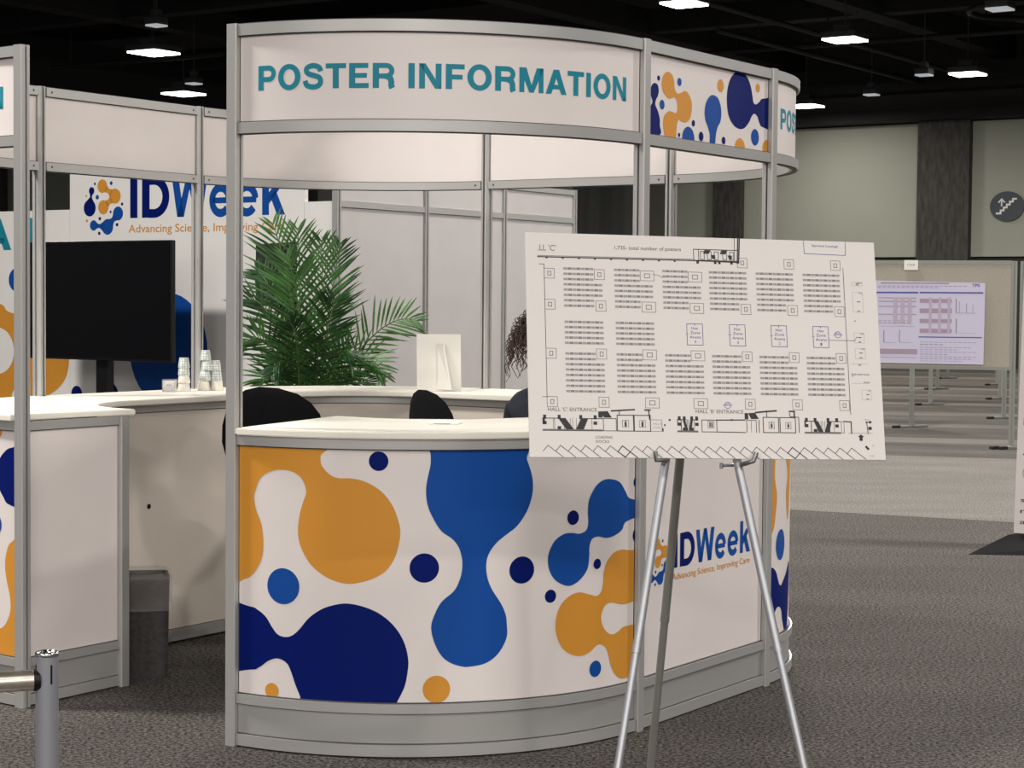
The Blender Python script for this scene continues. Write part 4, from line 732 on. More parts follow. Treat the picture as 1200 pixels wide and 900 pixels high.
M = Matrix.Translation((-1.515, 7.84, 0)) @ Matrix.Rotation(.22, 4, 'Z') @ Matrix.Diagonal((1, 1, .94, 1))
b = B(); loft(b, [ringv(.118, .11, .0), ringv(.126, .12, .42), ringv(.128, .122, .43), ringv(.122, .116, .43), ringv(.116, .11, .01)], BINM, M)
b.add([M @ Vector(p) for p in ringv(.116, .11, .012)], [tuple(range(20))], BINM); put('bin_body', b, t)
LIN = bpy.data.materials.new('clear_liner'); LIN.use_nodes = True; g_ = LIN.node_tree.nodes['Principled BSDF']; g_.inputs['Transmission Weight'].default_value = .3; g_.inputs['Alpha'].default_value = .20; g_.inputs['Roughness'].default_value = .25; g_.inputs['Base Color'].default_value = (.5, .46, .42, 1)
b = B(); rr = []
for z, d in ((.29, .012), (.33, .006), (.38, .008), (.425, .006), (.443, .002), (.446, -.012), (.42, -.018), (.36, -.016)):
    rr.append([(x + random.uniform(-.003, .003), y + random.uniform(-.003, .003), zz + random.uniform(-.006, .006) * (z > .4)) for x, y, zz in ringv(.128 + d, .122 + d, z)])
loft(b, rr, LIN, M); put('liner_bag', b, t)

# ------------------------------------------------------------ floor plan board on an easel
EO = Vector((.0497, 5.2, 1.1066)); yaw, tilt, rl, BW, BH = .1913, .2268, -.0151, 1.0101, .6234
u0 = Vector((math.cos(yaw), math.sin(yaw), 0)); n0 = Vector((math.sin(yaw), -math.cos(yaw), 0))
v0 = math.cos(tilt) * Vector((0, 0, 1)) - math.sin(tilt) * n0
U_ = math.cos(rl) * u0 + math.sin(rl) * v0; V_ = -math.sin(rl) * u0 + math.cos(rl) * v0; N_ = U_.cross(V_)
def eb(x, y, off): return EO + U_ * x + V_ * y + N_ * off
b = B()
vs = [eb(x, y, o) for o in (-.006, 0) for x, y in ((0, 0), (BW, 0), (BW, BH), (0, BH))]
b.add(vs, [(3, 2, 1, 0), (4, 5, 6, 7), (0, 1, 5, 4), (1, 2, 6, 5), (2, 3, 7, 6), (3, 0, 4, 7)], PAPER)
def dr(x0, y0, x1, y1, m=BLACK, o=.0006): b.add([eb(x * BW, y * BH, o) for x, y in ((x0, y0), (x1, y0), (x1, y1), (x0, y1))], [(0, 1, 2, 3)], m)
def dl(pts, wd=.0012, m=BLACK, o=.0006):
    for p, q in zip(pts, pts[1:]):
        P1 = Vector((p[0] * BW, p[1] * BH)); P2 = Vector((q[0] * BW, q[1] * BH)); d = (P2 - P1).normalized(); n_ = Vector((-d.y, d.x)) * wd / 2; e = d * wd / 2
        b.add([eb(*v, o) for v in (P1 - e - n_, P2 + e - n_, P2 + e + n_, P1 - e + n_)], [(0, 1, 2, 3)], m)
def db(x0, y0, x1, y1, wd=.0012, m=BLACK): dl([(x0, y0), (x1, y0), (x1, y1), (x0, y1), (x0, y0)], wd, m)
def dt(s, x0, x1, y0, y1, m=DGREY, bold=.0): wrap(b, text2d(s, x0 * BW, x1 * BW, y0 * BH, y1 * BH, bold), m, eb, .0007, curved=False)
def sq(x0, y0, x1, y1):
    db(x0, y0, x1, y1, .0013, DGREY); cx_, cy_ = (x0 + x1) / 2, (y0 + y1) / 2; iw = min(.011, (x1 - x0) * .28) if x1 - x0 < .032 else .021 * .5 + .003
    db(cx_ - iw * .55, cy_ - .009, cx_ + iw * .55, cy_ + .009, .0017, DGREY)
rowm = mat('row_ink', (.20, .18, .18), .6); rowl = mat('row_ink_light', (.30, .28, .28), .6)
def row(x, y, w_, k=9):
    st = w_ / k
    for i in range(k): dr(x + i * st, y - .005, x + (i + 1) * st - .0012, y + .005, rowm if i % 2 else rowl)
CU = (.1035, .2455, .3815, .514, .649, .785)
for c, x in enumerate(CU):
    for r_ in range(8):
        short = (r_ < 3 and c < 3) or r_ >= 6
        row(x, .8404 - r_ * .0239, (.085 if c in (0, 3, 4, 5) else .073) if short else .109, 7 if short else 9)
        short = r_ < 2; row(x, .4585 - r_ * .0239, (.085 if c in (0, 3, 4, 5) else .073) if short else .109, 7 if short else 9)
    if c < 2:
        for r_ in range(5): row(x, .6 - r_ * .0235, .109)
    wide = c in (1, 2); x0 = x + (.0735 if wide else .0865); x1 = x0 + (.0385 if wide else .028)
    if c < 3: sq(x0, .794, x1, .839)
    else: sq(x0 - .003, .865, x1 - .003, .909)
    sq(x0 - .001 + .003, .651, x1 - .001 + .003, .697); sq(x0, .436, x1, .481); sq(x0 + .003, .2215, x1 + .003, .2665)
for y0 in (.795, .655, .436, .222): sq(.0505, y0, .0785, y0 + .044)
for x0, k in ((.4456, '4'), (.567, '3'), (.6865, '2'), (.8074, '1')):
    db(x0, .507, x0 + .0446, .603, .0016, VIOLET)
    for s, y, a, e in (('Hot', .577, .013, .031), ('Zone', .557, .009, .037), ('Arena', .537, .007, .039), (k, .516, .020, .025)): dt(s, x0 + a, x0 + e, y, y + .013, VIOLET)
    dl([(x0 - .004, .557), (x0 + .004, .557)], .001, VIOLET); dl([(x0 + .0223, .603), (x0 + .0223, .597)], .002, VIOLET)
dl([(.0365, .858), (.0505, .857), (.0505, .265), (.0378, .265)], .0014); dl([(.9044, .877), (.905, .204)], .0014)
dl([(.0336, .8905), (.474, .8925), (.6, .889)], .003); dl([(.0336, .896), (.474, .898)], .0012)
for k in range(9): dr(.055 + k * .045, .884, .061 + k * .045, .889)
dt(".LL 'C'", .034, .084, .919, .947, DGREY); dt('1,735- total number of posters', .2485, .437, .934, .951, DGREY, .005)
db(.4727, .894, .4865, .944, .0016); dl([(.4727, .9445), (.597, .9445)], .002); dl([(.4865, .8945), (.597, .894)], .002)
dl([(.6015, 1.0), (.597, .885)], .0035); dl([(.606, 1.0), (.601, .887)], .0035); dl([(.5915, 1.0), (.5895, .893)], .0016)
for x in (.492, .512, .532, .556, .576): db(x, .899, x + .011, .935, .0016)
for x in (.500, .548): b.add([eb(a * BW, c * BH, .0008) for a, c in ((x + .004, .942), (x + .022, .942), (x + .016, .925), (x + .0, .925))], [(3, 2, 1, 0)], BLACK); b.add([eb(a * BW, c * BH, .0008) for a, c in ((x + .022, .92), (x + .034, .92), (x + .034, .902), (x + .026, .902))], [(3, 2, 1, 0)], BLACK)
for x in (.480, .530, .542, .577): dr(x, .879, x + .007, .894)
dl([(.792, .9959), (.7935, .939), (.9133, .936), (.9155, .9998)], .0016, VIOLET); dt('Service Lounge', .816, .893, .972, .984, VIOLET)
dl([(.3545, .823), (.372, .820), (.378, .812), (.39, .812)], .001); dl([(.8526, .541), (.928, .541), (.934, .558), (.945, .556)], .0012)
for cx_, cy_ in ((.8795, .567), (.553, .238)):
    wrap(b, fill2d([circle(cx_ * BW, cy_ * BH, .0095), circle(cx_ * BW, cy_ * BH, .0080)]), VIOLET, eb, .0007, curved=False); dl([(cx_ - .013, cy_), (cx_ + .013, cy_)], .0012, VIOLET); dt('IDW', cx_ - .006, cx_ + .006, cy_ + .002, cy_ + .008, VIOLET)
for x0, y0, x1, y1 in ((.9276, .7956, .9584, .8125), (.9284, .6735, .9580, .7653), (.9266, .5312, .9563, .5771), (.9275, .4593, .957, .5066), (.941, .2707, .968, .3164)):
    db(x0, y0, x1, y1, .0008, LGREY); dr(x0 + .018, y1 - .006, x1, y1, LGREY); dr(x0 + .012, (y0 + y1) / 2, x0 + .022, (y0 + y1) / 2 + .004, DGREY); dr(x0 + .012, y0 + .002, x0 + .02, y0 + .006, DGREY)
dl([(.914, .434), (.965, .435)], .0008, LGREY); dl([(.912, .344), (.965, .3456)], .0008, LGREY); dt('Refreshments', .914, .966, .383, .393, DGREY); dr(.947, .348, .965, .354, LGREY); dr(.930, .63, .934, .634)
dr(.935, .428, .943, .432, DGREY); dr(.9147, .377, .919, .381, DGREY)
# entrance strip
dt("HALL 'C' ENTRANCE", .052, .187, .2025, .2195, DGREY, .004); dt("HALL 'B' ENTRANCE", .462, .597, .2015, .2185, DGREY, .004); dt('LOADING', .181, .2279, .084, .096, DGREY); dt('DOCKS', .181, .218, .065, .077, DGREY)
def strip(xa, xb, y=.1165, th=.007): dr(xa, y, xb, y + th, DGREY)
def bank(x, w_, flip=1):
    strip(x, x + w_); dl([(x, .117), (x + w_, .117)], .0016)
    for k in (0, .24, .6, .84): dr(x + w_ * k + .002, .168, x + w_ * k + .010, .186); dr(x + w_ * k + .001, .144 if k in (0, .84) else .122, x + w_ * k + .011, .158 if k in (0, .84) else .136, BLACK)
    for k in (.18, .2, .36, .46, .50, .56, .66, .82): dl([(x + w_ * k, .124), (x + w_ * k, .172)], .001)
    for q0, q1 in ((.32, .44), (.70, .60)): b.add([eb(a * BW, c * BH, .0008) for a, c in ((x + w_ * (q0 - .06), .172), (x + w_ * (q0 + .06), .172), (x + w_ * (q1 + .08), .122), (x + w_ * (q1 - .05), .122))], [(3, 2, 1, 0)], BLACK)
    dl([(x, .171), (x + w_ * .28, .171)], .002); dl([(x + w_ * .68, .171), (x + w_, .171)], .002); dr(x + w_ * .0, .145, x + w_ * .04, .171)
bank(.0365, .165); bank(.409, .058); bank(.770, .104)
db(.2035, .118, .239, .172, .0016); b.add([eb(a * BW, c * BH, .0008) for a, c in ((.195, .203), (.216, .205), (.227, .176), (.206, .176))], [(3, 2, 1, 0)], BLACK); dr(.190, .176, .202, .203)
for x in (.242, .289): db(x, .118, x + .045, .188, .0022); db(x + .014, .136, x + .031, .165, .001); dr(x + .020, .138, x + .0255, .157); dr(x + .0215, .158, x + .0245, .163)
for x in (.652, .700): db(x, .118, x + .044, .186, .0022); db(x + .016, .136, x + .031, .165, .001); dr(x + .021, .140, x + .026, .156); dr(x + .022, .157, x + .025, .162)
dl([(.227, .206), (.262, .210), (.290, .213)], .004); dl([(.248, .210), (.248, .186)], .002); dl([(.330, .21), (.332, .172)], .003); dl([(.320, .212), (.334, .212)], .004)
db(.334, .118, .366, .169, .0012, DGREY); dt('HALL B', .341, .364, .147, .156, LGREY); dt('STORE', .341, .362, .130, .139, LGREY); dr(.366, .118, .370, .132); dr(.372, .142, .376, .150); dr(.385, .166, .391, .173)
db(.478, .118, .520, .171, .0018); db(.495, .136, .512, .166, .001); dr(.499, .139, .5025, .161); dr(.5045, .139, .508, .161)
dl([(.520, .171), (.600, .173)], .003); dl([(.520, .118), (.600, .117)], .0022); dr(.560, .169, .566, .176); dl([(.605, .118), (.605, .172), (.632, .172), (.632, .118)], .0016); dl([(.618, .118), (.618, .17)], .001)
b.add([eb(a * BW, c * BH, .0008) for a, c in ((.610, .204), (.630, .206), (.640, .178), (.618, .178))], [(3, 2, 1, 0)], BLACK); dr(.600, .176, .610, .204)
dl([(.632, .207), (.660, .212), (.690, .216)], .0045); dl([(.663, .212), (.663, .188)], .002); dl([(.728, .214), (.742, .214), (.742, .190)], .004); dl([(.728, .206), (.730, .190), (.754, .188), (.754, .120)], .002)
dl([(.640, .118), (.640, .172)], .002); db(.876, .120, .884, .170, .001); dl([(.884, .172), (.905, .170), (.905, .118)], .003); dl([(.895, .118), (.965, .120)], .001, DGREY); dl([(.950, .168), (.953, .118)], .002); dr(.956, .165, .964, .175); dr(.954, .135, .964, .149); dr(.947, .166, .954, .172)
dt('Ramp', .943, .958, .178, .186, LGREY)
dr(.927, .085, .936, .104); b.add([eb(a * BW, c * BH, .0008) for a, c in ((.922, .102), (.941, .102), (.9315, .114))], [(0, 1, 2)], BLACK)
b.add([eb(a * BW, c * BH, .0008) for a, c in ((.941, .058), (.946, .064), (.955, .048), (.950, .043))], [(3, 2, 1, 0)], BLACK); dr(.964, .062, .967, .066, DGREY); dt('CSI', .953, .966, .014, .022, LGREY)
k = 0; x = .0365
while x < .895:
    hv = k in (6, 20)
    dl([(x, .0264), (x + .0134, .052), (x + .0542, .0015)], .0024 if hv else .0016, BLACK)
    if hv: dl([(x, .0264), (x + .021, .003), (x + .0341, .0264)], .0024)
    dr(x + .0205, .0415, x + .0225, .045, DGREY)
    x += .0341; k += 1
plan = put('floor_plan_board', b); tag(plan, 'white floor plan board of poster hall rows and entrances, resting on the metal easel', 'sign')
# easel
es = thing('easel', 'silver folding metal tripod easel holding the floor plan board', 'easel', (.51, 5.4, 0))
TUB = mat('easel_tube', (.36, .37, .39), .45, .7); TUBD = mat('easel_rear_tube', (.30, .30, .27), .4, .6); RUB = mat('rubber_tip', (.02, .02, .02), .8)
apex = Vector((.519, 5.50, 1.56))
def leg(top, mid, foot, r, m):
    b = B(); d = (foot - top); a = top; j = top + d * .62
    b.tube([a, j], r, m, 14); b.tube([j - d.normalized() * .01, j + d.normalized() * .012], r * 1.06, m, 14); b.tube([j, foot + Vector((0, 0, .02))], r * .9, m, 14)
    l = put('leg', b, es); b = B(); b.tube([foot + Vector((0, 0, .025)), foot], r * 1.15, RUB, 12); put('rubber_foot', b, l); return l
leg(apex + Vector((-.012, 0, 0)), 0, Vector((.240, 4.998, 0)), .0120, TUB)
leg(apex + Vector((.012, 0, 0)), 0, Vector((.8436, 5.044, 0)), .0120, TUB)
leg(apex + Vector((0, .02, -.01)), 0, Vector((.424, 5.857, 0)), .0132, TUBD)
b = B(); b.bbox(apex.x - .035, apex.y - .02, apex.z - .02, apex.x + .035, apex.y + .035, apex.z + .02, BLK, .006); put('top_hinge', b, es)
for pts in ((Vector((.420, 5.355, 1.075)), Vector((.418, 5.30, 1.090)), eb(.347 + .03, -.006, .006), eb(.347, -.008, .012), eb(.345, .016, .014)),
            (Vector((.627, 5.385, 1.075)), Vector((.640, 5.35, 1.080)), eb(.60, -.014, .004), eb(.622, -.008, .012), eb(.631, .016, .014))):
    b = B(); b.tube(pts, .0065, mat('zinc_hook', (.25, .25, .25), .4, .8), 10); put('support_hook', b, es)
b = B(); q = Vector((.610, 5.385, 1.062)); b.tube([q + Vector((-.03, -.02, .012)), q + Vector((.02, 0, .012))], .004, STEEL, 8); b.tube([q + Vector((-.028, -.022, .003)), q + Vector((-.028, -.022, .02))], .005, STEEL, 8); put('wing_screw', b, es)

# ------------------------------------------------------------ barrier rail, lower left
t = thing('barrier_rail', 'grey metal barrier post with polished horizontal tube at the lower left corner', 'barrier', (-.868, 3.6, 0))
fx = 3.6; c = Vector(((54 - 600) / FPX * fx, fx, 0)); t.location = c; zt = EYE - (770 - 349.5) / FPX * fx
POSTM = mat('grey_powder_post', (.22, .225, .25), .4, .3)
b = B(); b.tube([c + Vector((0, 0, .006)), c + Vector((0, 0, zt - .002))], .0212, POSTM, 32)
for a in (-2.55, -.95):
    p = c + Vector((.0207 * math.cos(a), .0207 * math.sin(a), zt - .035)); M = Matrix.Translation(p) @ Matrix.Rotation(a, 4, 'Z'); b.bbox(-.001, -.0018, -.018, .0012, .0018, .018, BLK, .0005, M)
put('post', b, t)
b = B(); b.lathe([(.0205, -.004), (.0222, -.002), (.0222, .004), (.0205, .006), (.015, .006), (.0135, .001), (0, .0005)], CHROME, (c.x, c.y, zt)); b.lathe([(0, .009), (.005, .009), (.0065, .006), (.0065, 0)], CHROME, (c.x + .006, c.y - .002, zt)); b.lathe([(0, .007), (.003, .007), (.004, .001)], CHROME, (c.x - .010, c.y - .004, zt)); put('cap', b, t)
zb = EYE - (799.5 - 349.5) / FPX * fx
BARM = mat('polished_brass_tube', (.60, .55, .46), .28, .9, noise=.12, scale=25)
b = B(); e = c + Vector((-1.3, -.52, 0)); d = (e - c).normalized(); b.tube([c + d * .018 + Vector((0, 0, zb)), e + Vector((0, 0, zb + .003))], .0195, BARM, 32); put('rail_tube', b, t)
b = B(); b.tube([c + d * .014 + Vector((0, 0, zb)), c + d * .026 + Vector((0, 0, zb))], .0205, BLK, 24); put('collar', b, t)
b = B(); b.lathe([(0, 0), (.15, 0), (.155, .004), (.14, .010), (.03, .014), (0.0212, .03)], POSTM, (c.x, c.y, 0)); put('base_plate', b, t)

# ------------------------------------------------------------ poster boards in rows
FELT = mat('taupe_felt', (.37, .34, .285), .9, noise=.06, scale=90); FRM = mat('green_grey_frame', (.25, .262, .235), .5, .3); FOOT = mat('black_foot_tip', (.015, .015, .015), .7)
rd = Vector((-.9654, .2608, 0)); rn = Vector((-rd.y, rd.x, 0)) * -1
if rn.y > 0: rn = -rn
def poster_board(P, label, x_poster=False, feet=True, W=2.44):
    """P = floor point of its right-hand post; the board runs to the left"""
    t = thing('poster_board', label, 'display board', tuple(P), 'poster boards')
    def q(s, o, z): v = P + rd * s + rn * o; return (v.x, v.y, z)
    def bx(b, s0, s1, o0, o1, z0, z1, m):
        vs = [q(s, o, z) for z in (z0, z1) for s, o in ((s1, o1), (s0, o1), (s0, o0), (s1, o0))]
        b.add(vs, [(3, 2, 1, 0), (4, 5, 6, 7), (0, 1, 5, 4), (1, 2, 6, 5), (2, 3, 7, 6), (3, 0, 4, 7)], m)
    b = B(); bx(b, .03, W - .03, -.015, .015, .87, 1.965, FELT); put('felt_panel', b, t)
    b = B(); bx(b, .03, W - .03, -.02, .02, 1.965, 2.005, FRM); bx(b, .03, W - .03, -.018, .018, .835, .87, FRM); put('frame', b, t)
    for s in (0, W):
        b = B(); bx(b, s - .03, s - .006, -.025, .025, .03, 2.0, FRM); bx(b, s + .006, s + .03, -.025, .025, .03, 2.0, FRM); bx(b, s - .006, s + .006, -.015, .015, .03, 2.0, FRM)
        l = put('leg', b, t); c_ = P + rd * s
        b = B(); M = Matrix.Translation(c_) @ Matrix.Rotation(.55, 4, 'Z'); b.bbox(-.26, -.025, .0, .26, .025, .03, FRM, .008, M); b.bbox(-.30, -.028, 0, -.20, .028, .035, FOOT, .008, M); put('foot', b, l)
    return t
Vv = lambda x, y: Vector((x, y, 0))
for P, lb in ((Vv(5.34, 20.7), 'taupe felt poster board nearest the camera, with the lavender research poster'), (Vv(5.34, 20.7) - rd * 2.53, 'taupe poster board right of the nearest one, cut by the frame'),
              (Vv(4.97, 24.1), 'poster board in the second row, its leg showing under the nearest board'), (Vv(6.65, 26.2), 'poster board in the third row behind the nearest board'),
              (Vv(6.39, 29.6), 'poster board in the fourth row behind the nearest board'), (Vv(7.95, 31.6), 'poster board in the fifth row behind the nearest board'), (Vv(7.7, 35.1), 'poster board in the sixth row behind the nearest board'),
              (Vv(9.3, 37.2), 'poster board in the seventh row behind the nearest board'), (Vv(9.05, 40.3), 'poster board in the eighth row, farthest from the camera')):
    poster_board(P, lb)
# research poster pinned on the nearest board
LAV = mat('lavender_poster', (.58, .55, .70), .5); BRN = mat('poster_table_brown', (.36, .27, .35), .6); BRL = mat('poster_table_light', (.46, .39, .50), .6); BAR = mat('poster_bar_blue', (.05, .05, .32), .5)
PB = Vector((5.37, 20.7, 0)); PD = Vector((-.97, .262, 0)).normalized()
def pbm(s, z, off): v = PB + PD * (2.5 - s) + rn * (.045 + off); return (v.x, v.y, z)
b = B(); cs = ((.80, .895), (2.168, .892), (2.172, 1.765), (.80, 1.79))
vs = [pbm(s, z, o) for o in (-.004, 0) for s, z in cs]
b.add(vs, [(3, 2, 1, 0), (4, 5, 6, 7), (0, 1, 5, 4), (1, 2, 6, 5), (2, 3, 7, 6), (3, 0, 4, 7)], LAV)
for k, x0, z0, x1, z1 in DATA['science_rects']:
    m_ = dict(navy=BAR, grey=DGREY, greyl=mat('poster_text', (.27, .25, .36), .6), brown=BRN, brownl=BRL, line=DGREY)[k]; xa, xb = sorted((x0, x1)); za, zb_ = sorted((z0, z1)); o = .003 if k == 'brownl' else .002
    if k == 'greyl' and xb - xa > .1:
        n_ = int((xb - xa) / .05); za -= .004
        for j in range(n_): b.add([pbm(x, z, o) for x, z in ((xa + j * .05, za), (xa + j * .05 + random.uniform(.03, .045), za), (xa + j * .05 + .04, zb_), (xa + j * .05, zb_))], [(0, 1, 2, 3)], m_)
    else: b.add([pbm(x, z, o) for x, z in ((xa, za), (xb, za), (xb, zb_), (xa, zb_))], [(0, 1, 2, 3)], m_)
wrap(b, text2d('TPS', 2.035, 2.115, 1.722, 1.756, .02), VIOLET, pbm, .002, curved=False)
tag(put('research_poster', b), 'lavender research poster with tables and blue bars pinned on the nearest poster board', 'poster')
b = B(); vs = [pbm(s, z, o) for o in (-.010, .004) for s, z in ((1.318, 1.90), (1.464, 1.90), (1.464, 2.006), (1.318, 2.006))]; b.add(vs, [(3, 2, 1, 0), (4, 5, 6, 7), (0, 1, 5, 4), (1, 2, 6, 5), (2, 3, 7, 6), (3, 0, 4, 7)], CARD)
wrap(b, text2d('1068', 1.35, 1.43, 1.945, 1.97, .01), LGREY, pbm, .006, curved=False); tag(put('number_card', b), 'small white number card on the top rail of the nearest poster board', 'card')

# ------------------------------------------------------------ leaning sign at the right edge
t = thing('floor_sign', 'tall white printed sign on a black wedge base at the right edge of the photo', 'sign', (3.6, 12.2, 0))
p0 = Vector((3.20, 12.30, .075)); dirx = Vector((.90, -.43, 0)).normalized()
def fs(x, z, off): v = p0 + dirx * (x + z * .020) + Vector((dirx.y, -dirx.x, 0)) * off; return (v.x, v.y, .08 + z)
b = B(); vs = [fs(x, z, o) for o in (-.03, 0) for x, z in ((0, 0), (.95, 0), (.95, 1.62), (0, 1.62))]; b.add(vs, [(3, 2, 1, 0), (4, 5, 6, 7), (0, 1, 5, 4), (1, 2, 6, 5), (2, 3, 7, 6), (3, 0, 4, 7)], WHITE)
def fr(x0, z0, x1, z1, m): b.add([fs(x, z, .001) for x, z in ((x0, z0), (x1, z0), (x1, z1), (x0, z1))], [(0, 1, 2, 3)], m)
fr(.035, .69, .9, .74, NAVY); fr(.04, .95, .5, 1.02, LGREY)
for s_, x1, z, hh_ in (('Attend', .45, .50, .05), ('sessions and', .5, .20, .03), ('meet authors', .5, .13, .03), ('at posters', .42, .06, .03), ('A', .09, .84, .05)): wrap(b, text2d(s_, .035, x1, z, z + hh_, .01), BLACK, fs, .001, curved=False)
wrap(b, fill2d([circle(.075, .385, .035, .045), circle(.075, .385, .028, .037)]), LGREY, fs, .001, curved=False)
put('sign_panel', b, t)
b = B(); c0 = Vector((2.80, 11.83, 0)); q0 = Vector((3.30, 12.45, 0)); e0 = c0 + Vector((1.2, -.12, 0)); f0 = q0 + Vector((1.1, -.4, 0))
b.add([c0, e0, f0, q0, Vector((3.14, 12.20, .08)), Vector((4.05, 11.95, .08)), Vector((4.1, 12.05, .08)), Vector((3.22, 12.30, .08))], [(3, 2, 1, 0), (4, 5, 6, 7), (0, 1, 5, 4), (1, 2, 6, 5), (2, 3, 7, 6), (3, 0, 4, 7)], mat('black_base', (.006, .006, .006), .9, spec=.1)); put('wedge_base', b, t)

# ------------------------------------------------------------ seated person behind the board
HX, HY, HZc = .135, 8.25, 1.262
per = thing('person', 'person with dark curly hair and dark clothes seated behind the floor plan board', 'person', (.16, 8.25, 0))
SKIN = mat('skin', (.42, .24, .17), .55); NAVYC = mat('dark_navy_cloth', (.005, .008, .016), .85, noise=.3, scale=60); HAIR = mat('dark_curly_hair', (.045, .018, .011), .5, noise=.4, scale=40); SHOE = mat('dark_shoe', (.01, .01, .01), .5)
def skin_body(name, nodes, edges, m, parent, sub=2, root=0):
    me = bpy.data.meshes.new(name); sh = wloc(parent)
    me.from_pydata([Vector(n_[:3]) - sh for n_ in nodes], edges, []); o = bpy.data.objects.new(name, me); COL.objects.link(o); o.parent = parent
    md = o.modifiers.new('skin', 'SKIN'); md.use_smooth_shade = True
    for i, n_ in enumerate(nodes):
        sv = me.skin_vertices[0].data[i]; sv.radius = (n_[3], n_[4] if len(n_) > 4 else n_[3]); sv.use_root = i == root
    s_ = o.modifiers.new('sub', 'SUBSURF'); s_.levels = sub; s_.render_levels = sub; me.materials.append(m); return o
X0, Y0, ZS = .16, 8.25, .66   # faces +x
body = [(X0, Y0, ZS + .08, .13, .15), (X0 - .01, Y0, ZS + .22, .11, .13), (X0 - .01, Y0, ZS + .38, .12, .15), (X0, Y0, ZS + .50, .09, .13), (X0 + .01, Y0, ZS + .57, .05), (X0 + .02, Y0, ZS + .64, .05),
        (X0 + .03, Y0, ZS + .70, .075, .07), (X0 + .035, Y0, ZS + .77, .085, .075), (X0 + .02, Y0, ZS + .82, .06, .055)]
ed_ = [(0, 1), (1, 2), (2, 3), (3, 4), (4, 5), (5, 6), (6, 7), (7, 8)]
for sgn in (-1, 1):
    k = len(body)
    body += [(X0, Y0 + sgn * .16, ZS + .47, .055), (X0 + .04, Y0 + sgn * .195, ZS + .22, .045), (X0 + .20, Y0 + sgn * .17, ZS + .12, .034), (X0 + .30, Y0 + sgn * .12, ZS + .13, .026), (X0 + .35, Y0 + sgn * .11, ZS + .13, .032, .016)]
    ed_ += [(3, k), (k, k + 1), (k + 1, k + 2), (k + 2, k + 3), (k + 3, k + 4)]
    for f_ in range(4):
        j = len(body); L = (.062, .07, .066, .052)[f_]; yy = Y0 + sgn * (.11 + (f_ - 1.5) * .018)
        body += [(X0 + .385, yy, ZS + .13, .0095), (X0 + .385 + L * .55, yy, ZS + .128, .0088), (X0 + .385 + L, yy, ZS + .108, .008)]; ed_ += [(k + 4, j), (j, j + 1), (j + 1, j + 2)]
    j = len(body); body += [(X0 + .345, Y0 + sgn * .075, ZS + .125, .011), (X0 + .375, Y0 + sgn * .06, ZS + .12, .0095)]; ed_ += [(k + 4, j), (j, j + 1)]
    k = len(body)
    body += [(X0 + .04, Y0 + sgn * .10, ZS + .06, .09), (X0 + .42, Y0 + sgn * .12, ZS + .02, .062), (X0 + .36, Y0 + sgn * .12, .34, .05), (X0 + .28, Y0 + sgn * .12, .09, .034), (X0 + .31, Y0 + sgn * .12, .04, .035, .03), (X0 + .42, Y0 + sgn * .12, .032, .03, .022)]
    ed_ += [(0, k), (k, k + 1), (k + 1, k + 2), (k + 2, k + 3), (k + 3, k + 4), (k + 4, k + 5)]
bo = skin_body('body', body, ed_, SKIN, per)
cl = [(n_[0], n_[1], n_[2], n_[3] * 1.10 + .006, (n_[4] if len(n_) > 4 else n_[3]) * 1.08 + .006) for n_ in body]
top = [cl[i] for i in (0, 1, 2, 3, 4)]; te = [(0, 1), (1, 2), (2, 3), (3, 4)]; base = 9; per_arm = 5 + 12 + 2 + 6
for si in range(2):
    k0 = 9 + si * per_arm; k = len(top); top += [cl[k0], cl[k0 + 1], cl[k0 + 2], cl[k0 + 3]]; te += [(3, k), (k, k + 1), (k + 1, k + 2), (k + 2, k + 3)]
skin_body('sweater', top, te, NAVYC, per)
tr = [cl[0]]; te = []
for si in range(2):
    k0 = 9 + si * per_arm + 19; k = len(tr); tr += [cl[k0], cl[k0 + 1], cl[k0 + 2], cl[k0 + 3]]; te += [(0, k), (k, k + 1), (k + 1, k + 2), (k + 2, k + 3)]
skin_body('trousers', tr, te, NAVYC, per)
for sgn in (-1, 1):
    b = B(); M = Matrix.Translation((X0 + .35, Y0 + sgn * .12, 0)); b.bbox(-.09, -.045, 0, .15, .045, .075, SHOE, .03, M, 3); put('shoe', b, per)
b = B(); fx_ = X0 + .035 + .083; fz = ZS + .77
b.lathe([(0, .0), (.012, .006), (.013, .02), (.006, .045), (0, .05)], SKIN, (fx_, Y0, fz - .035), 12); put('nose', b, per)
b = B()
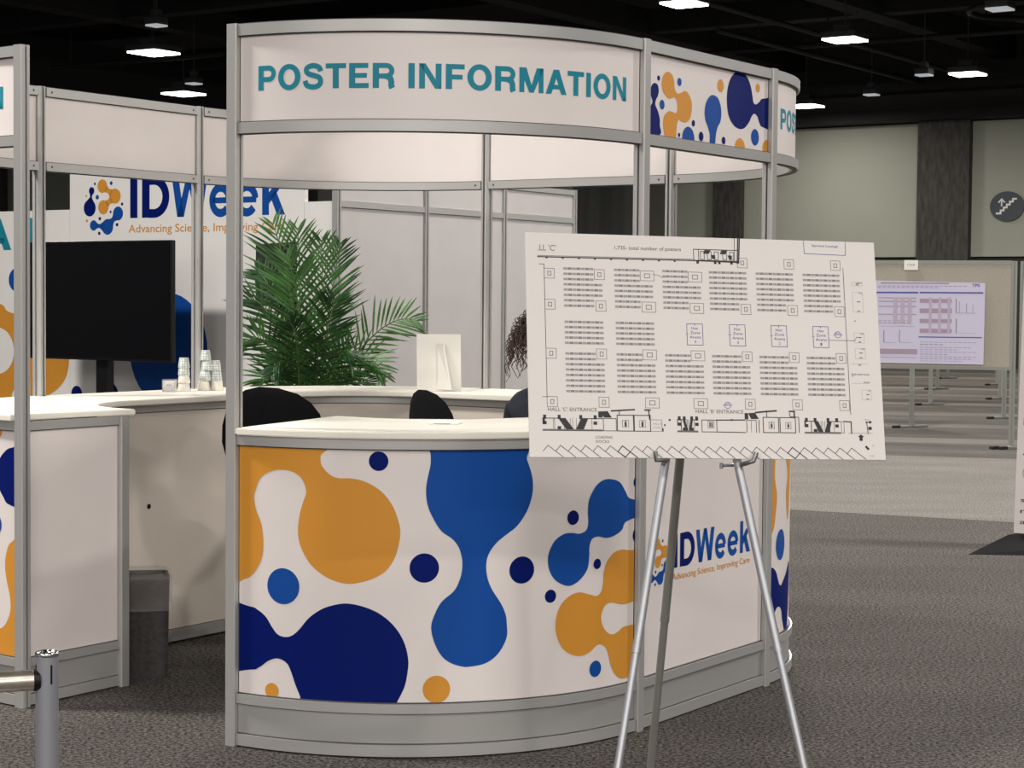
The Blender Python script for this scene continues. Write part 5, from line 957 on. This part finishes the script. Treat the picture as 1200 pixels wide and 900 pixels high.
for sgn in (-1, 1): b.lathe([(0, -.008), (.008, 0), (0, .008)], SGW, (fx_ - .008, Y0 + sgn * .032, fz + .012), 12); b.lathe([(0, -.004), (.0045, 0), (0, .004)], BLK, (fx_ - .001, Y0 + sgn * .032, fz + .012), 10)
put('eyes', b, per)
b = B(); b.tube([(fx_ - .012, Y0 - .025, fz - .052), (fx_ - .002, Y0, fz - .050), (fx_ - .012, Y0 + .025, fz - .052)], [.003, .006, .003], mat('lips', (.40, .14, .12), .5), 8); put('mouth', b, per)
# hair: a cap and many curls
b = B(); hc = Vector((X0 + .01, Y0, ZS + .80)); NN = 24
vs = []; fs_ = []
for i in range(9):
    for j in range(NN):
        th = PI * .58 * i / 8; ph = 2 * PI * j / NN; rr = .112 + .008 * math.sin(ph * 5 + i)
        vs.append((hc.x - .012 + rr * math.sin(th) * math.cos(ph) * .95, hc.y + rr * math.sin(th) * math.sin(ph), hc.z + rr * math.cos(th)))
fs_ = [(i * NN + j, (i + 1) * NN + j, (i + 1) * NN + (j + 1) % NN, i * NN + (j + 1) % NN) for i in range(8) for j in range(NN)]
b.add(vs, fs_, HAIR, True)
for k in range(420):
    ph = random.uniform(.55, 2 * PI - .55); th = random.uniform(.25, 1.75); r0 = .105
    p = hc + Vector((r0 * math.sin(th) * math.cos(ph) - .012, r0 * math.sin(th) * math.sin(ph), r0 * math.cos(th)))
    out_ = (p - hc).normalized(); L = random.uniform(.08, .21); cr_ = random.uniform(.007, .014); ph0 = random.uniform(0, 6); tn = random.uniform(2.2, 4.0)
    pts = []
    for q in range(18):
        t_ = q / 17; c_ = p + out_ * (.085 * math.sin(t_ * 1.6)) + Vector((0, 0, -L * t_ * t_ * .9 - L * .15 * t_)) + Vector((math.copysign(.012, out_.x) * t_, 0, 0))
        pts.append(c_ + Vector((math.cos(ph0 + tn * 2 * PI * t_), math.sin(ph0 + tn * 2 * PI * t_), .3 * math.sin(ph0 + tn * 2 * PI * t_))) * cr_ * min(1, t_ * 3))
    b.tube(pts, [.0028 * (1 - .5 * q / 17) for q in range(18)], HAIR, 4, False)
put('hair', b, per)

per.location = (.165, 8.10, 0); per.rotation_euler.z = math.radians(70); per.scale = (.96, .96, .96)
